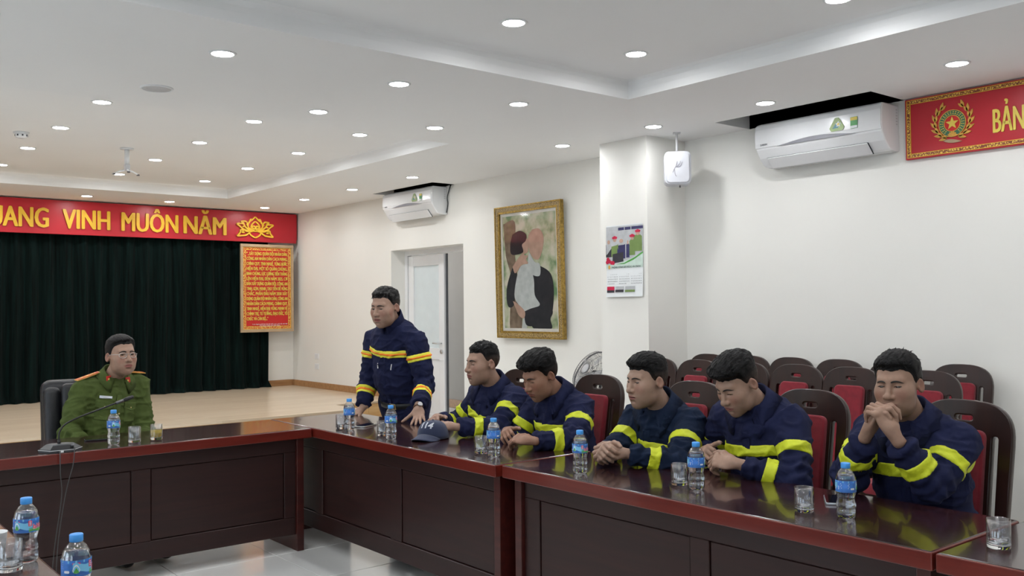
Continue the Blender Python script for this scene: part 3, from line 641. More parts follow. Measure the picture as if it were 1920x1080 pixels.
pp += [cs([(.18, .47), (.48, .49), (.48, .62), (.18, .60)], M['cal_dark'], 4)]+[cs([(x+.045*math.cos(R(a)), z+.03*math.sin(R(a))) for a in range(0, 360, 60)], M['cal_flower'], 5) for x, z in ((.05, .53), (.09, .50), (.15, .48), (.03, .49), (.2, .475))]
pp += [cs([(x-.06, z), (x+.06, z), (x+.075, z+.025), (x, z+.045), (x-.075, z+.025)], M['cal_flower'], 5) for x, z in ((.24, .81), (.72, .818), (.87, .878))]
pp += [cs([(x-.08, .925), (x+.08, .925), (x+.08, .965), (x-.08, .965)], M['cal_navy'], 3) for x in (.42, .60, .78, .93)]
pp += [cs([(.03, .06), (.24, .06), (.24, .145), (.03, .145)], M['cal_flower'], 2), cs([(.03, .06), (.24, .06), (.24, .095), (.03, .095)], M['cal_dark'], 3), cs([(.27, .06), (.50, .06), (.50, .145), (.27, .145)], M['cal_photo'], 2), cs([(.27, .065), (.50, .065), (.50, .1), (.27, .1)], M['cal_dark'], 3), cs([(.54, .06), (.80, .06), (.80, .145), (.54, .145)], M['cal_photo'], 2), cs([(.54, .065), (.80, .065), (.80, .095), (.54, .095)], M['cal_green'], 3)]
pp += [cs([(.085+.03*math.cos(R(a)), .418+.03*math.sin(R(a))) for a in range(0, 360, 40)], M['embgold'], 3)]
def curl(me):
    for q in me.vertices: u_, w_ = (cw/2-q.co.y)/cw, min(max(q.co.z/chh, 0), 1); q.co.x += -.012*(1-w_)**3*(1+.5*math.sin(u_*3))
    return me
link('printed_pictures', curl(joinm('printed_pictures', pp)), t)
tx = [textm('l', 'PHÒNG CẢNH SÁT PCCC VÀ CNCH', .022, M['ink'], .0004, .012, fit=cw*.78, xf=cx_(3)@Matrix.Translation((.065, .243, 0)))]
for q in range(3):
    day = 0
    for rr in range(5):
        s = ''
        row = []
        for c in range(7):
            day += 1
            if rr == 0 and c < (2, 5, 5)[q]: day = 0; continue
            if day <= (31, 28, 31)[q]: tx.append(textm('l', str(day), .0115, M['ink'], .0004, xf=cx_(3)@Matrix.Translation((.018+q*.137+c*.0175, .185-rr*.0195, 0))))
link('lettering', curl(joinm('lettering', tx)), t)
# socket plates on the far right wall
for (px, py, w) in ((594, 687, 'lower white socket plate on the wall beside the stage'), (594, 668, 'upper white socket plate on the wall beside the stage')):
    p = onx(px, py, XR-.004); t = thing('wall_socket', w, 'socket', (XR, p[1], p[2]-.04), 0, 'wall sockets')
    box('plate', -.008, 0, -.06, .06, 0, .08, M['whitem'], t, .003); box('insert', -.010, -.007, -.04, .04, .015, .065, M['white'], t, .002)
# fan behind the pillar
t = thing('pedestal_fan', 'grey pedestal fan with wire cage peeking out behind the pillar', 'fan', (5.93, 6.02, 0))
fc = Vector((-.10, -.02, .885)); fn = Vector((-.80, .12, .52)).normalized(); fu = Vector((0, 0, 1)); fs = fn.cross(fu).normalized(); fu = fs.cross(fn)
def fp(r, a, d): return fc+(fs*math.cos(a)+fu*math.sin(a))*r+fn*d
cage = []
for (r, d) in ((.212, 0), (.20, .035), (.15, .062), (.09, .074), (.05, .077), (.205, -.05), (.15, -.085), (.08, -.1)):
    cage.append(tubem('c', [fp(r, 2*math.pi*k/36, d) for k in range(36)], .0075 if r == .212 else .0018, M['gunmetal'], 6, True))
for k in range(60):
    a = 2*math.pi*k/60; cage.append(tubem('c', [fp(.21, a, 0), fp(.2, a+.05, .035), fp(.15, a+.15, .062), fp(.05, a+.3, .077)], .0011, M['gunmetal'], 4))
    if k % 2 == 0: cage.append(tubem('c', [fp(.21, a, 0), fp(.205, a, -.05), fp(.15, a, -.085), fp(.08, a, -.1)], .0013, M['gunmetal'], 4))
link('cage', joinm('cage', cage), t)
lathe('front_badge', [(0, .012), (.03, .010), (.048, .0), (.048, -.01), (0, -.01)], M['lightgrey'], t).matrix_local = Matrix.Translation(fc+fn*.074)@fn.to_track_quat('Z', 'Y').to_matrix().to_4x4()
for k in range(4):
    v, f = [], []; a0 = k*math.pi/2
    for i in range(9):
        u = i/8; r = .03+.15*u; wd = .30+.65*math.sin(math.pi*min(u*.75+.18, 1))
        for j in range(5): w = j/4-.5; v.append(fp(r, a0+w*wd*1.3+u*.4, .01+.05*w))
    for i in range(8):
        for j in range(4): f.append((i*5+j, (i+1)*5+j, (i+1)*5+j+1, i*5+j+1))
    link('blade', mesh_from('blade', v, f, M['lightgrey'], True), t)
lathe('motor', [(0, -.0), (.035, 0), (.055, -.05), (.06, -.1), (.05, -.16), (.02, -.19), (0, -.19)], M['gunmetal'], t).matrix_local = Matrix.Translation(fc-fn*.02)@fn.to_track_quat('Z', 'Y').to_matrix().to_4x4()
lathe('pole', [(0, 0.02), (.014, .02), (.014, .80), (0, .80)], M['gunmetal'], t, 12, loc=(fc-fn*.12)*1.0-Vector((0, 0, (fc-fn*.12).z)))
lathe('base', [(0, 0), (.17, 0), (.17, .015), (.12, .03), (.02, .04), (0, .04)], M['gunmetal'], t, 28, loc=((fc-fn*.12).x, (fc-fn*.12).y, 0))

# ------------------------------------------------------------------ tables
def table(label, L, D, loc, rz, insets, group='conference tables'):
    """local x along the front edge, front faces -y, back at y = D"""
    t = thing('conference_table', label, 'table', loc, rz, group)
    box('tabletop', .004, L-.004, .004, D-.002, .69, .75, M['tabletop'], t, .004)
    ed = [boxm('e', 0, L, 0, .014, .692, .7475, M['tableedge'], .004), boxm('e', 0, .014, .004, D, .692, .7475, M['tableedge'], .004), boxm('e', L-.014, L, .004, D, .692, .7475, M['tableedge'], .004), boxm('e', 0, L, D-.014, D, .692, .7475, M['tableedge'], .004)]
    link('edge_band', joinm('edge_band', ed), t)
    for x in (.03, L-.075): box('end_leg', x, x+.045, .05, D-.06, 0, .69, M['panelred'], t, .003)
    bp = link('modesty_panel', boxm('modesty_panel', .075, L-.075, .085, .098, .1, .69, M['panel']), t)
    fr = []; xs = [.075]+[c for a, b in insets for c in (a, b)]+[L-.075]
    fr += [boxm('f', .075, L-.075, .070, .0855, a, b, M['panel'], .003, 1) for a, b in ((.1, .205), (.605, .69))]
    for k in range(0, len(xs), 2): fr.append(boxm('f', xs[k], xs[k+1], .070, .0855, .205, .605, M['panel'], .003, 1))
    link('panel_frame', joinm('panel_frame', fr), bp)
    for a, b in insets: box('inset_panel', a+.0035, b-.0035, .0765, .087, .2085, .6015, M['panel'], bp, .003, 1)
    return t
table('conference table before the man in green uniform, its end in the corner', 1.92, .60, (.715, 5.17, 0), 0, [(.085+.0, .872), (.975, 1.77)])
table('conference table before the standing man, between corner and joint', 2.42, .62, (2.645, 5.785, 0), R(-90), [(.15, .50), (.595, 1.39), (1.50, 2.315)])
table('long conference table with three bottles and the two right-hand men', 2.02, .605, (2.67, 3.345, 0), R(-90), [(.18, 1.05), (1.14, 1.86)])
table('conference table end at the right picture edge holding one glass', 2.0, .605, (2.67, 1.315, 0), R(-90), [(.12, .94), (1.04, 1.88)])
table('conference table corner in the left foreground with two bottles', 2.5, .605, (.655, 1.95, 0), R(90), [(.12, 1.2), (1.3, 2.38)])

# ------------------------------------------------------------------ wooden chairs with red pads
def make_chair():
    t = thing('banquet_chair', '', 'chair')
    W, H = .385, 1.09
    def arch(w, z0, z1, r, n=8):
        P = [(-w/2, z0)]; P += [(-w/2+r-r*math.cos(R(90*k/n)), z1-r+r*math.sin(R(90*k/n))) for k in range(n+1)]
        P += [(w/2-r+r*math.sin(R(90*k/n)), z1-r+r*math.cos(R(90*k/n))) for k in range(n+1)]; P.append((w/2, z0)); return P
    sup = lambda c: math.copysign(abs(c)**(2/2.9), c)
    outer = [(-W/2+.012, .40), (-W/2+.004, .7)]+[(-W/2*sup(math.cos(R(k*7.5))), .925+.165*sup(math.sin(R(k*7.5)))) for k in range(25)]+[(W/2-.004, .7), (W/2-.012, .40)]
    slot = lambda x, w, z0, z1: [(x+w/2*math.cos(R(a)), z1-w/2+w/2*math.sin(R(a))) for a in range(0, 181, 30)]+[(x+w/2*math.cos(R(a)), z0+w/2+w/2*math.sin(R(a))) for a in range(180, 361, 30)]
    hand = [(x*1., z+1.022) for x, z in rrect(.082, .030, .014, 4)]
    lean = Matrix.Translation((0, .20, 0))@Matrix.Translation((0, 0, .42))@Matrix.Rotation(R(-9), 4, 'X')@Matrix.Translation((0, 0, -.42))
    xf = lean@frame_mat((0, 0, 0), (1, 0, 0), (0, 0, 1))
    link('back_frame', fillm('back_frame', [outer, slot(-.130, .034, .50, .962), slot(.130, .034, .50, .962), hand], .022, M['chairwood'], .005, xf=xf), t)
    pad = arch(.180, .50, .968, .022, 4)
    link('back_pad', fillm('back_pad', [pad], .030, M['redfabric'], .008, xf=lean@frame_mat((0, -.022, 0), (1, 0, 0), (0, 0, 1))), t)
    link('seat_frame', fillm('seat_frame', [rrect(.362, .40, .03)], .045, M['chairwood'], .004, xf=Matrix.Translation((0, 0, .405))), t)
    link('seat_pad', fillm('seat_pad', [rrect(.345, .375, .05)], .04, M['redfabric'], .014, xf=Matrix.Translation((0, -.005, .445))), t)
    for s in (-1, 1):
        tube('leg', [(s*.158, -.175, .40), (s*.158, -.178, 0)], [.019, .015], M['chairwood'], t, 10)
        tube('leg', [(s*.155, .175, .42), (s*.155, .195, .2), (s*.155, .235, 0)], [.02, .019, .015], M['chairwood'], t, 10)
        tube('stretcher', [(s*.158, -.175, .2), (s*.155, .195, .2)], .009, M['chairwood'], t, 8)
    return t
chair0 = make_chair(); first = [True]
def chair(xtop, y, rz, label, group):
    """chair whose back-rest top stands at xtop; chair front towards -X"""
    c = chair0 if first[0] else copy_tree(chair0); first[0] = False
    c.rotation_euler = (0, 0, rz); d = .315
    c.location = (xtop-d*math.cos(rz-R(-90)), y-d*math.sin(rz-R(-90)), 0)
    c['label'] = label; c['group'] = group; return c
RZ = R(-90)
for (x, y, a, l) in ((3.78, 4.50, 0, 'dark wood chair with red pad under the seated man nearest the doorway'), (3.80, 3.82, 0, 'dark wood chair with red pad behind the bowed man before the fan'), (3.80, 3.11, 0, 'dark wood chair with red pad behind the man with interlaced hands on the table'),
                     (3.80, 2.43, 0, 'dark wood chair with red pad behind the man bent over his hands'), (3.82, 1.735, -3, 'dark wood chair with red pad under the man at right resting chin on hands')):
    chair(x, y, RZ+R(a), l, 'chairs of the seated firefighters')
SEC = [(4.725, 'beside the pillar, dark in shade'), (4.33, 'second from the pillar'), (3.92, 'third from the pillar, behind the bent man'), (3.51, 'fourth from the pillar'), (3.115, 'fifth from the pillar'), (2.63, 'last before the white wall')]
for y, l in SEC: chair(5.32, y, RZ, 'spare wood chair, red pad, front row, '+l, 'spare chairs, front row')
BK = [(4.775, 'first peeking above the others'), (4.38, 'second, behind the bent man'), (3.998, 'third, half hidden'), (3.605, 'fourth, half hidden'), (3.19, 'fifth, behind a head'), (2.745, 'sixth, standing free at the end')]
for y, l in BK: chair(5.99, y, RZ, 'spare wood chair, red pad, rear row, '+l, 'spare chairs, rear row')
# black office chair
t = thing('office_chair', 'black leather office chair of the man in green uniform', 'chair', (1.625, 6.13, 0), R(-4))
bp = [rrect(.50, .62, .10, 8)]
def puff(name, w, d, h, m, parent, loc, rot=(0, 0, 0), r=.06):
    o = link(name, boxm(name, -w/2, w/2, -d/2, d/2, 0, h, m, min(r, d*.45), 5), parent, loc, rot); o.data.polygons.foreach_set('use_smooth', [True]*len(o.data.polygons)); return o
tl = R(-8)
puff('backrest', .52, .13, .60, M['leather'], t, (0, .20, .45), (tl, 0, 0), .06)
puff('upper_cushion', .32, .07, .22, M['leather'], t, (0, .108, .81), (tl, 0, 0), .03); puff('lower_cushion', .32, .07, .34, M['leather'], t, (0, .13, .48), (tl, 0, 0), .03)
for s in (-1, 1): puff('side_bolster', .10, .10, .54, M['leather'], t, (s*.205, .125, .47), (tl, 0, 0), .04)
puff('seat', .52, .50, .12, M['leather'], t, (0, -.06, .40), (0, 0, 0), .05)
for s in (-1, 1): tube('armrest', bez([(s*.27, .16, .48), (s*.29, .10, .62), (s*.29, -.08, .63), (s*.28, -.14, .5), (s*.26, -.12, .42)], 5), .022, M['black'], t)
lathe('gas_lift', [(0, .08), (.028, .08), (.028, .25), (.02, .25), (.02, .41), (0, .41)], M['gunmetal'], t, 14)
for k in range(5):
    a = k*2*math.pi/5+.3; tube('base_spoke', [(0, 0, .10), (.29*math.cos(a), .29*math.sin(a), .075)], [.028, .016], M['black'], t); lathe('caster', [(0, -.022), (.027, -.022), (.03, 0), (.027, .022), (0, .022)], M['black'], t, 14, loc=(.29*math.cos(a), .29*math.sin(a), .031), rot=(R(90), 0, a))
#==TABLETHINGS==
# ------------------------------------------------------------------ bottles, glasses, phones
TZ = .75
def wrap(me, Rr, th0, z0):
    n = len(me.vertices); co = np.empty(n*3, np.float32); me.vertices.foreach_get('co', co); co = co.reshape(-1, 3).copy()
    th = th0+co[:, 0]/Rr; rr = Rr+co[:, 2]; out = np.stack([rr*np.cos(th), rr*np.sin(th), z0+co[:, 1]], 1)
    me.vertices.foreach_set('co', out.ravel()); me.update(); return me
def make_bottle():
    t = thing('water_bottle', '', 'bottle')
    rb = .033
    prof = [(0, .004), (.012, .003), (.022, .0), (.030, .004), (.033, .014), (.0325, .030), (.0305, .036), (.0325, .042), (.0325, .05), (.029, .066), (.0295, .074), (.033, .086), (.033, .09), (.0335, .091), (.0335, .131), (.033, .132), (.0325, .138), (.029, .150), (.021, .162), (.0145, .169), (.0130, .173), (.0130, .178)]
    lob = lambda a, z: 1-.035*(.5+.5*math.cos(a*5))*(1 if z < .03 else 0)-.012*math.cos(a*8)*(1 if .035 < z < .085 else 0)
    lathe('bottle_body', prof, M['film'], t, 40, rmod=lob)
    wp = [(0, .006)]+[(max(r-.0009, 0), z) for r, z in prof[2:18]]+[(.0275, .1505), (0, .1505)]
    lathe('water', wp, M['water'], t, 40, rmod=lob)
    cap = lathe('cap', [(0, .188), (.0145, .188), (.0158, .1865), (.0158, .171), (.0150, .170), (.0135, .170)], M['capblue'], t, 36, rmod=lambda a, z: 1+(.015*math.cos(a*18) if .172 < z < .186 else 0))
    rl = .0342
    lb = lathe('label', [(rl, .0915), (rl, .1305)], M['lblblue'], t, 40)
    rr = rl+.0004; pc = []
    def strip(th0, w, z0, h, m, d=.0, wave=0.):
        v, f = [], []
        for i in range(13):
            u = i/12; v += [(u*w, -h/2+wave*math.sin(u*6), d), (u*w, h/2+wave*math.sin(u*6+1), d)]
        for i in range(12): f.append((2*i, 2*i+2, 2*i+3, 2*i+1))
        pc.append(wrap(mesh_from('s', v, f, m), rr, th0-w/2/rr, z0))
    def blob(th0, z0, pts, m, d=.0003):
        pc.append(wrap(fillm('b', [pts], .0002, m), rr+d, th0, z0))
    strip(0, rr*6.28, .1275, .006, M['lblcyan']); strip(0.5, .05, .112, .02, M['lblcyan'], .0001, .003); strip(3.3, .055, .116, .016, M['lblcyan'], .0001, .003); strip(1.6, .045, .0985, .010, M['lblgreen'], .0001, .002)
    drop = [(.0085*math.cos(R(a))*(1 if a > 180 or a < 0 else max(0.0, math.cos(R(a-90)*.0)*(1-((a)/180*(180-a)/90)*.62))), .0085*math.sin(R(a))*(1.55 if 0 < a < 180 else 1)) for a in range(0, 360, 20)]
    blob(0, .108, drop, M['lblwhite']); blob(0, .106, [(-.0065, -.003), (0, .008), (.0065, -.003), (.004, -.006), (-.004, -.006)], M['lblgreen'], .0006)
    blob(1.05, .118, rrect(.010, .016, .002, 2), M['lblred'])
    for k in range(3): blob(1.05, .1225-k*.0045, rrect(.007, .0015, .0004, 1), M['lblwhite'], .0006)
    pc.append(wrap(textm('l', 'laVie', .019, M['lblred'], .0002, .02), rr+.0004, 1.28, .1015)); pc.append(wrap(textm('l', 'laVie', .0195, M['lblwhite'], .0002, .05), rr+.0002, 1.275, .101))
    for k in range(4): blob(-1.4, .121-k*.005, rrect(.030-.004*(k % 2), .0016, .0005, 1), M['lblwhite'])
    blob(-2.3, .107, rrect(.022, .012, .002, 2), M['lblwhite']); blob(-.65, .104, rrect(.014, .006, .002, 2), M['lblwhite'])
    blob(0., .1235, rrect(.018, .004, .001, 2), M['lblred'])
    link('label_print', joinm('label_print', pc), lb)
    return t
bot0 = make_bottle(); bfirst = [True]
def bottle(px, py, front, label, yaw=None):
    """front: which side of the label is turned to the camera: drop, brand or text"""
    p = onz(px, py, TZ); c = bot0 if bfirst[0] else copy_tree(bot0); bfirst[0] = False
    toc = math.atan2(-p[1], -p[0]); a = {'drop': 0., 'brand': 1.25, 'text': -1.3, 'red': .75}[front]
    c.location = (p[0], p[1], TZ); c.rotation_euler = (0, 0, toc-a); c['label'] = label; c['group'] = 'blue capped water bottles'
bottle(213, 833, 'drop', 'water bottle with blue cap in front of the man in green uniform')
bottle(655, 806, 'text', 'water bottle with blue cap by the right hand of the standing man')
bottle(733, 823, 'drop', 'water bottle with blue cap between the phone and the navy cap')
bottle(926, 856, 'text', 'water bottle with blue cap before the bowed man, at the table joint')
bottle(1088, 887, 'red', 'water bottle with blue cap before the man with interlaced hands')
bottle(1306, 918, 'text', 'water bottle with blue cap beside the man bent over his hands')
bottle(1587, 971, 'text', 'water bottle with blue cap next to the silver-edged phone')
bottle(49, 1054, 'red', 'foreground water bottle with blue cap standing behind a glass')
bottle(143, 1146, 'drop', 'foreground water bottle with blue cap cut off by the picture bottom')
def make_glass(fill, m):
    t = thing('tumbler', '', 'glass')
    ro, ri, h = .0335, .0310, .086
    lathe('glass_wall', [(ro, .014), (ro, h-.001), (ro-.0012, h), (ri, h-.001), (ri, .020)], M['film'], t, 36)
    lathe('glass_base', [(0, .002), (ro-.004, 0), (ro-.001, .003), (ro, .010), (ro, .0145), (ri-.001, .0165), (0, .0155)], M['glass'], t, 36, rmod=lambda a, z: 1-(.012*(1+math.cos(a*12)) if .004 < z < .012 else 0))
    if fill: lathe('drink', [(0, .0158), (ri-.0038, .0163), (ri-.0003, .022), (ri+.0003, fill), (0, fill)], m, t, 36)
    return t
gl_w, gl_t, gl_e = make_glass(.030, M['water']), make_glass(.056, M['tea']), make_glass(0, None)
gused = set()
def tumbler(px, py, proto, label, loc=None):
    p = onz(px, py, TZ) if loc is None else loc; c = proto if proto.name not in gused else copy_tree(proto); gused.add(proto.name)
    c.location = (p[0], p[1], TZ); c.rotation_euler = (0, 0, random.random()*6); c['label'] = label; c['group'] = 'drinking glasses on the tables'
tumbler(252, 829, gl_e, 'empty clear tumbler between bottle and tea on the left table')
tumbler(293, 824, gl_t, 'tumbler of yellow tea in front of the man in green uniform')
tumbler(640, 804, gl_w, 'clear tumbler of water left of the bottle by the standing man')
tumbler(718, 817, gl_w, 'clear tumbler half hidden behind the bottle beside the navy cap')
tumbler(902, 850, gl_w, 'clear tumbler with water by the sleeve of the man nearest the doorway')
tumbler(1274, 909, gl_w, 'clear tumbler of water beside the bottle of the man bent over his hands')
tumbler(1508, 959, gl_w, 'clear tumbler of water left of the silver-edged phone')
tumbler(1873, 1027, gl_w, 'clear tumbler of water alone on the table at the right picture edge')
tumbler(18, 1070, gl_w, 'foreground clear tumbler of water at the left picture edge')
p = onz(-8, 1040, TZ); t = thing('paper_cup', 'small white cup behind the foreground tumbler, at the picture edge', 'cup', (p[0], p[1], TZ))
lathe('cup_wall', [(0, .001), (.024, 0), (.031, .066), (.0325, .068), (.030, .066), (.0235, .003), (0, .003)], M['whitem'], t)
def phone(px, py, ang, label, edge, m_z=0.):
    p = onz(px, py, TZ); t = thing('smartphone', label, 'phone', (p[0], p[1], TZ+m_z), R(ang), 'phones on the tables')
    link('body', fillm('body', [rrect(.074, .152, .012, 5)], .0065, edge, .001, xf=Matrix.Translation((0, 0, .0045))), t); link('screen', fillm('screen', [rrect(.069, .147, .010, 5)], .0008, M['phone'], xf=Matrix.Translation((0, 0, .0091))), t)
phone(186, 825, 78, 'dark phone lying flat before the man in green uniform', M['black'])
phone(686, 799, -62, 'black phone on the table before the standing man', M['metal'])
phone(1566, 940, -55, 'silver-edged phone lying beside the rightmost bottle', M['silver'])
# table microphone
p = onz(105, 841, TZ); t = thing('table_microphone', 'black conference microphone with gooseneck on a hexagonal base', 'microphone', (p[0]-.004, 5.238, TZ), R(-3))
hexo = [(-.105, .02), (-.065, -.058), (.055, -.058), (.105, .015), (.06, .065), (-.06, .065)]
v = [(x*k, y*k, z) for k, z in ((1, .001), (1., .010), (.93, .018)) for x, y in hexo]; v += [(x*.62, .02+y*.6, .038) for x, y in hexo]
f = [(r*6+k, r*6+(k+1) % 6, r*6+6+(k+1) % 6, r*6+6+k) for r in range(3) for k in range(6)]+[(18, 19, 20, 21, 22, 23), (5, 4, 3, 2, 1, 0)]
link('base', mesh_from('base', v, f, M['darkgrey']), t)
link('base_rim', tubem('base_rim', [(x*1.005, y*1.005, .012) for x, y in hexo], .0018, M['lightgrey'], 5, True), t)
link('front_recess', fillm('front_recess', [[(-.06, -.012), (.06, -.012), (.045, .012), (-.045, .012)]], .002, M['black'], xf=frame_mat((0, -.048, .026), (1, 0, 0), (0, .6, .8))), t)
box('tag_sticker', -.012, .002, -.0595, -.058, .001, .010, M['paper'], t)
nk = [(-.005, .03, .03), (-.005, .03, .06), (.0, .035, .10), (.03, .045, .135), (.10, .06, .165), (.20, .08, .195), (.30, .10, .225)]
tube('gooseneck', bez(nk, 5), .0045, M['black'], t); tube('neck_collar', [(-.005, .03, .03), (-.005, .03, .055)], .008, M['black'], t)
tube('mic_ring', [(.295, .099, .2235), (.335, .107, .235)], .0085, M['gunmetal'], t, 12); tube('mic_capsule', [(.335, .107, .235), (.345, .109, .238), (.385, .117, .250), (.39, .118, .2515)], [.007, .0105, .0105, .007], M['black'], t, 12)
lathe('plug', [(0, 0), (.008, 0), (.008, .02), (0, .02)], M['gunmetal'], t, 10, loc=(.045, -.045, .03), rot=(R(70), 0, 0))
tube('cable', bez([(.045, -.06, .034), (.048, -.085, .02), (.040, -.095, -.06), (.005, -.10, -.20), (-.03, -.11, -.42), (-.04, -.10, -.6), (-.03, -.06, -.745)], 6), .0028, M['cable'], t, 6)
tube('cable', bez([(-.018, -.058, .006), (-.02, -.085, -.0), (-.02, -.095, -.1), (-.015, -.10, -.22), (-.045, -.10, -.45), (-.06, -.1, -.62), (-.05, -.05, -.745)], 6), .0028, M['cable'], t, 6)
# navy cap with 114
p = onz(812, 822, TZ); t = thing('baseball_cap', 'navy baseball cap with white number 114 lying on the table', 'cap', (p[0], p[1], TZ), math.atan2(-p[1], -p[0])+R(-30))
v, f = [], []; nu, nv = 28, 10
for j in range(nv+1):
    e = R(90*j/nv)
    for i in range(nu):
        a = 2*math.pi*i/nu; fr = max(0, math.cos(a))
        r = .088*math.cos(e)**.75; h = .098*math.sin(e)**.9*(1+.10*fr*math.cos(e))
        v.append((r*math.cos(a)*1.12, r*math.sin(a)*.98, .004+h))
for j in range(nv):
    for i in range(nu): f.append((j*nu+i, j*nu+(i+1) % nu, (j+1)*nu+(i+1) % nu, (j+1)*nu+i))
cr = link('crown', mesh_from('crown', v, f, M['navy'], True), t); md = cr.modifiers.new('s', 'SOLIDIFY'); md.thickness = .002
v, f = [], []
for i in range(15):
    a = R(-62+124*i/14)
    for j in range(7):
        u = j/6; rx = .088*1.10*math.cos(a)+u*.075*math.cos(a*.9)**.6; ry = .088*.97*math.sin(a)*(1+.03*u)
        v.append((rx, ry, max(.0035, .030-.020*u-.030*(abs(a)/1.08)**2*(1-.2*u)+.006)))
for i in range(14):
    for j in range(6): f.append((i*7+j, i*7+j+1, (i+1)*7+j+1, (i+1)*7+j))
br = link('brim', mesh_from('brim', v, f, M['navy'], True), t); md = br.modifiers.new('s', 'SOLIDIFY'); md.thickness = .003
lathe('top_button', [(0, .006), (.006, .004), (.008, 0), (0, 0)], M['navy'], t, 12, loc=(0, 0, .101))
bv = BVHTree.FromPolygons([tuple(q.co) for q in cr.data.vertices], [tuple(q.vertices) for q in cr.data.polygons])
tm = textm('number', '114', .050, M['lblwhite'], .0006, .03, align='CENTER')
bmx = bmesh.new(); bmx.from_mesh(tm); bmesh.ops.triangulate(bmx, faces=bmx.faces); bmesh.ops.subdivide_edges(bmx, edges=bmx.edges, cuts=1); bmx.to_mesh(tm); bmx.free()
for q in tm.vertices:
    d = Vector((1, 0, .35)).normalized(); s = Vector((0, 1, 0)); u = d.cross(s)*1
    o_ = Vector((0, 0, .045))+s*q.co.x+u*(q.co.y-.006)
    h = bv.ray_cast(o_+d*.3, -d)
    if h[0] is not None: q.co = h[0]+h[1]*.0016
link('number', tm, t)
#==PEOPLE==
# ------------------------------------------------------------------ people: signed distance fields turned into skin, cloth and hair meshes
def nrm(v): v = np.asarray(v, float); return v/(np.linalg.norm(v)+1e-12)
def smin(a, b, k):
    h = np.clip(.5+.5*(b-a)/k, 0, 1); return b+(a-b)*h-k*h*(1-h)
def smax(a, b, k): return -smin(-a, -b, k)
def dcone(X, a, b, ra, rb):
    a = np.asarray(a, np.float32); b = np.asarray(b, np.float32); ab = b-a; L2 = np.float32(ab@ab+1e-12); ra, rb = np.float32(ra), np.float32(rb)
    x, y, z = X[0]-a[0], X[1]-a[1], X[2]-a[2]
    t = np.clip((x*ab[0]+y*ab[1]+z*ab[2])/L2, 0, 1)
    return np.sqrt((x-t*ab[0])**2+(y-t*ab[1])**2+(z-t*ab[2])**2)-(ra+(rb-ra)*t)
def dsph(X, c, r): return np.sqrt((X[0]-c[0])**2+(X[1]-c[1])**2+(X[2]-c[2])**2)-r
def dell(X, c, r):
    x, y, z = X[0]-c[0], X[1]-c[1], X[2]-c[2]
    k0 = np.sqrt((x/r[0])**2+(y/r[1])**2+(z/r[2])**2); k1 = np.sqrt((x/r[0]**2)**2+(y/r[1]**2)**2+(z/r[2]**2)**2)+1e-9
    return k0*(k0-1)/k1
def tolocal(X, o, A):
    """A: rows are the local axes"""
    o = np.asarray(o, np.float32); A = np.asarray(A, np.float32); x, y, z = X[0]-o[0], X[1]-o[1], X[2]-o[2]
    return [A[i][0]*x+A[i][1]*y+A[i][2]*z for i in range(3)]
_T = np.random.default_rng(3).random((32, 32, 32)).astype(np.float32)
def vnoise(x, y, z):
    xi, yi, zi = np.floor(x).astype(int), np.floor(y).astype(int), np.floor(z).astype(int); fx, fy, fz = x-xi, y-yi, z-zi
    fx, fy, fz = fx*fx*(3-2*fx), fy*fy*(3-2*fy), fz*fz*(3-2*fz); r = 0
    for i in (0, 1):
        for j in (0, 1):
            for k in (0, 1):
                r = r+_T[(xi+i) & 31, (yi+j) & 31, (zi+k) & 31]*(fx if i else 1-fx)*(fy if j else 1-fy)*(fz if k else 1-fz)
    return r*2-1
class Grid:
    def __init__(s, lo, hi, h):
        s.lo = np.asarray(lo, float); s.h = h; s.n = np.ceil((np.asarray(hi)-s.lo)/h).astype(int)+1
        s.ax = [(s.lo[i]+h*np.arange(s.n[i])).astype(np.float32) for i in range(3)]; s.d = np.full(s.n, .25, np.float32)
    def sub(s, lo, hi):
        sl = []
        for i in range(3):
            a = int(np.clip(math.floor((lo[i]-s.lo[i])/s.h), 0, s.n[i]-1)); b = int(np.clip(math.ceil((hi[i]-s.lo[i])/s.h)+1, a+1, s.n[i])); sl.append(slice(a, b))
        return tuple(sl), [s.ax[0][sl[0]][:, None, None], s.ax[1][sl[1]][None, :, None], s.ax[2][sl[2]][None, None, :]]
    def add(s, fn, lo, hi, k=0., pad=.03):
        sl, X = s.sub(np.asarray(lo)-pad, np.asarray(hi)+pad); v = fn(X); v = np.broadcast_to(v, s.d[sl].shape)
        s.d[sl] = smin(s.d[sl], v, k) if k else np.minimum(s.d[sl], v)
    def cone(s, a, b, ra, rb, k=.02):
        a = np.asarray(a, float); b = np.asarray(b, float); r = max(ra, rb)+k
        s.add(lambda X: dcone(X, a, b, ra, rb), np.minimum(a, b)-r, np.maximum(a, b)+r, k)
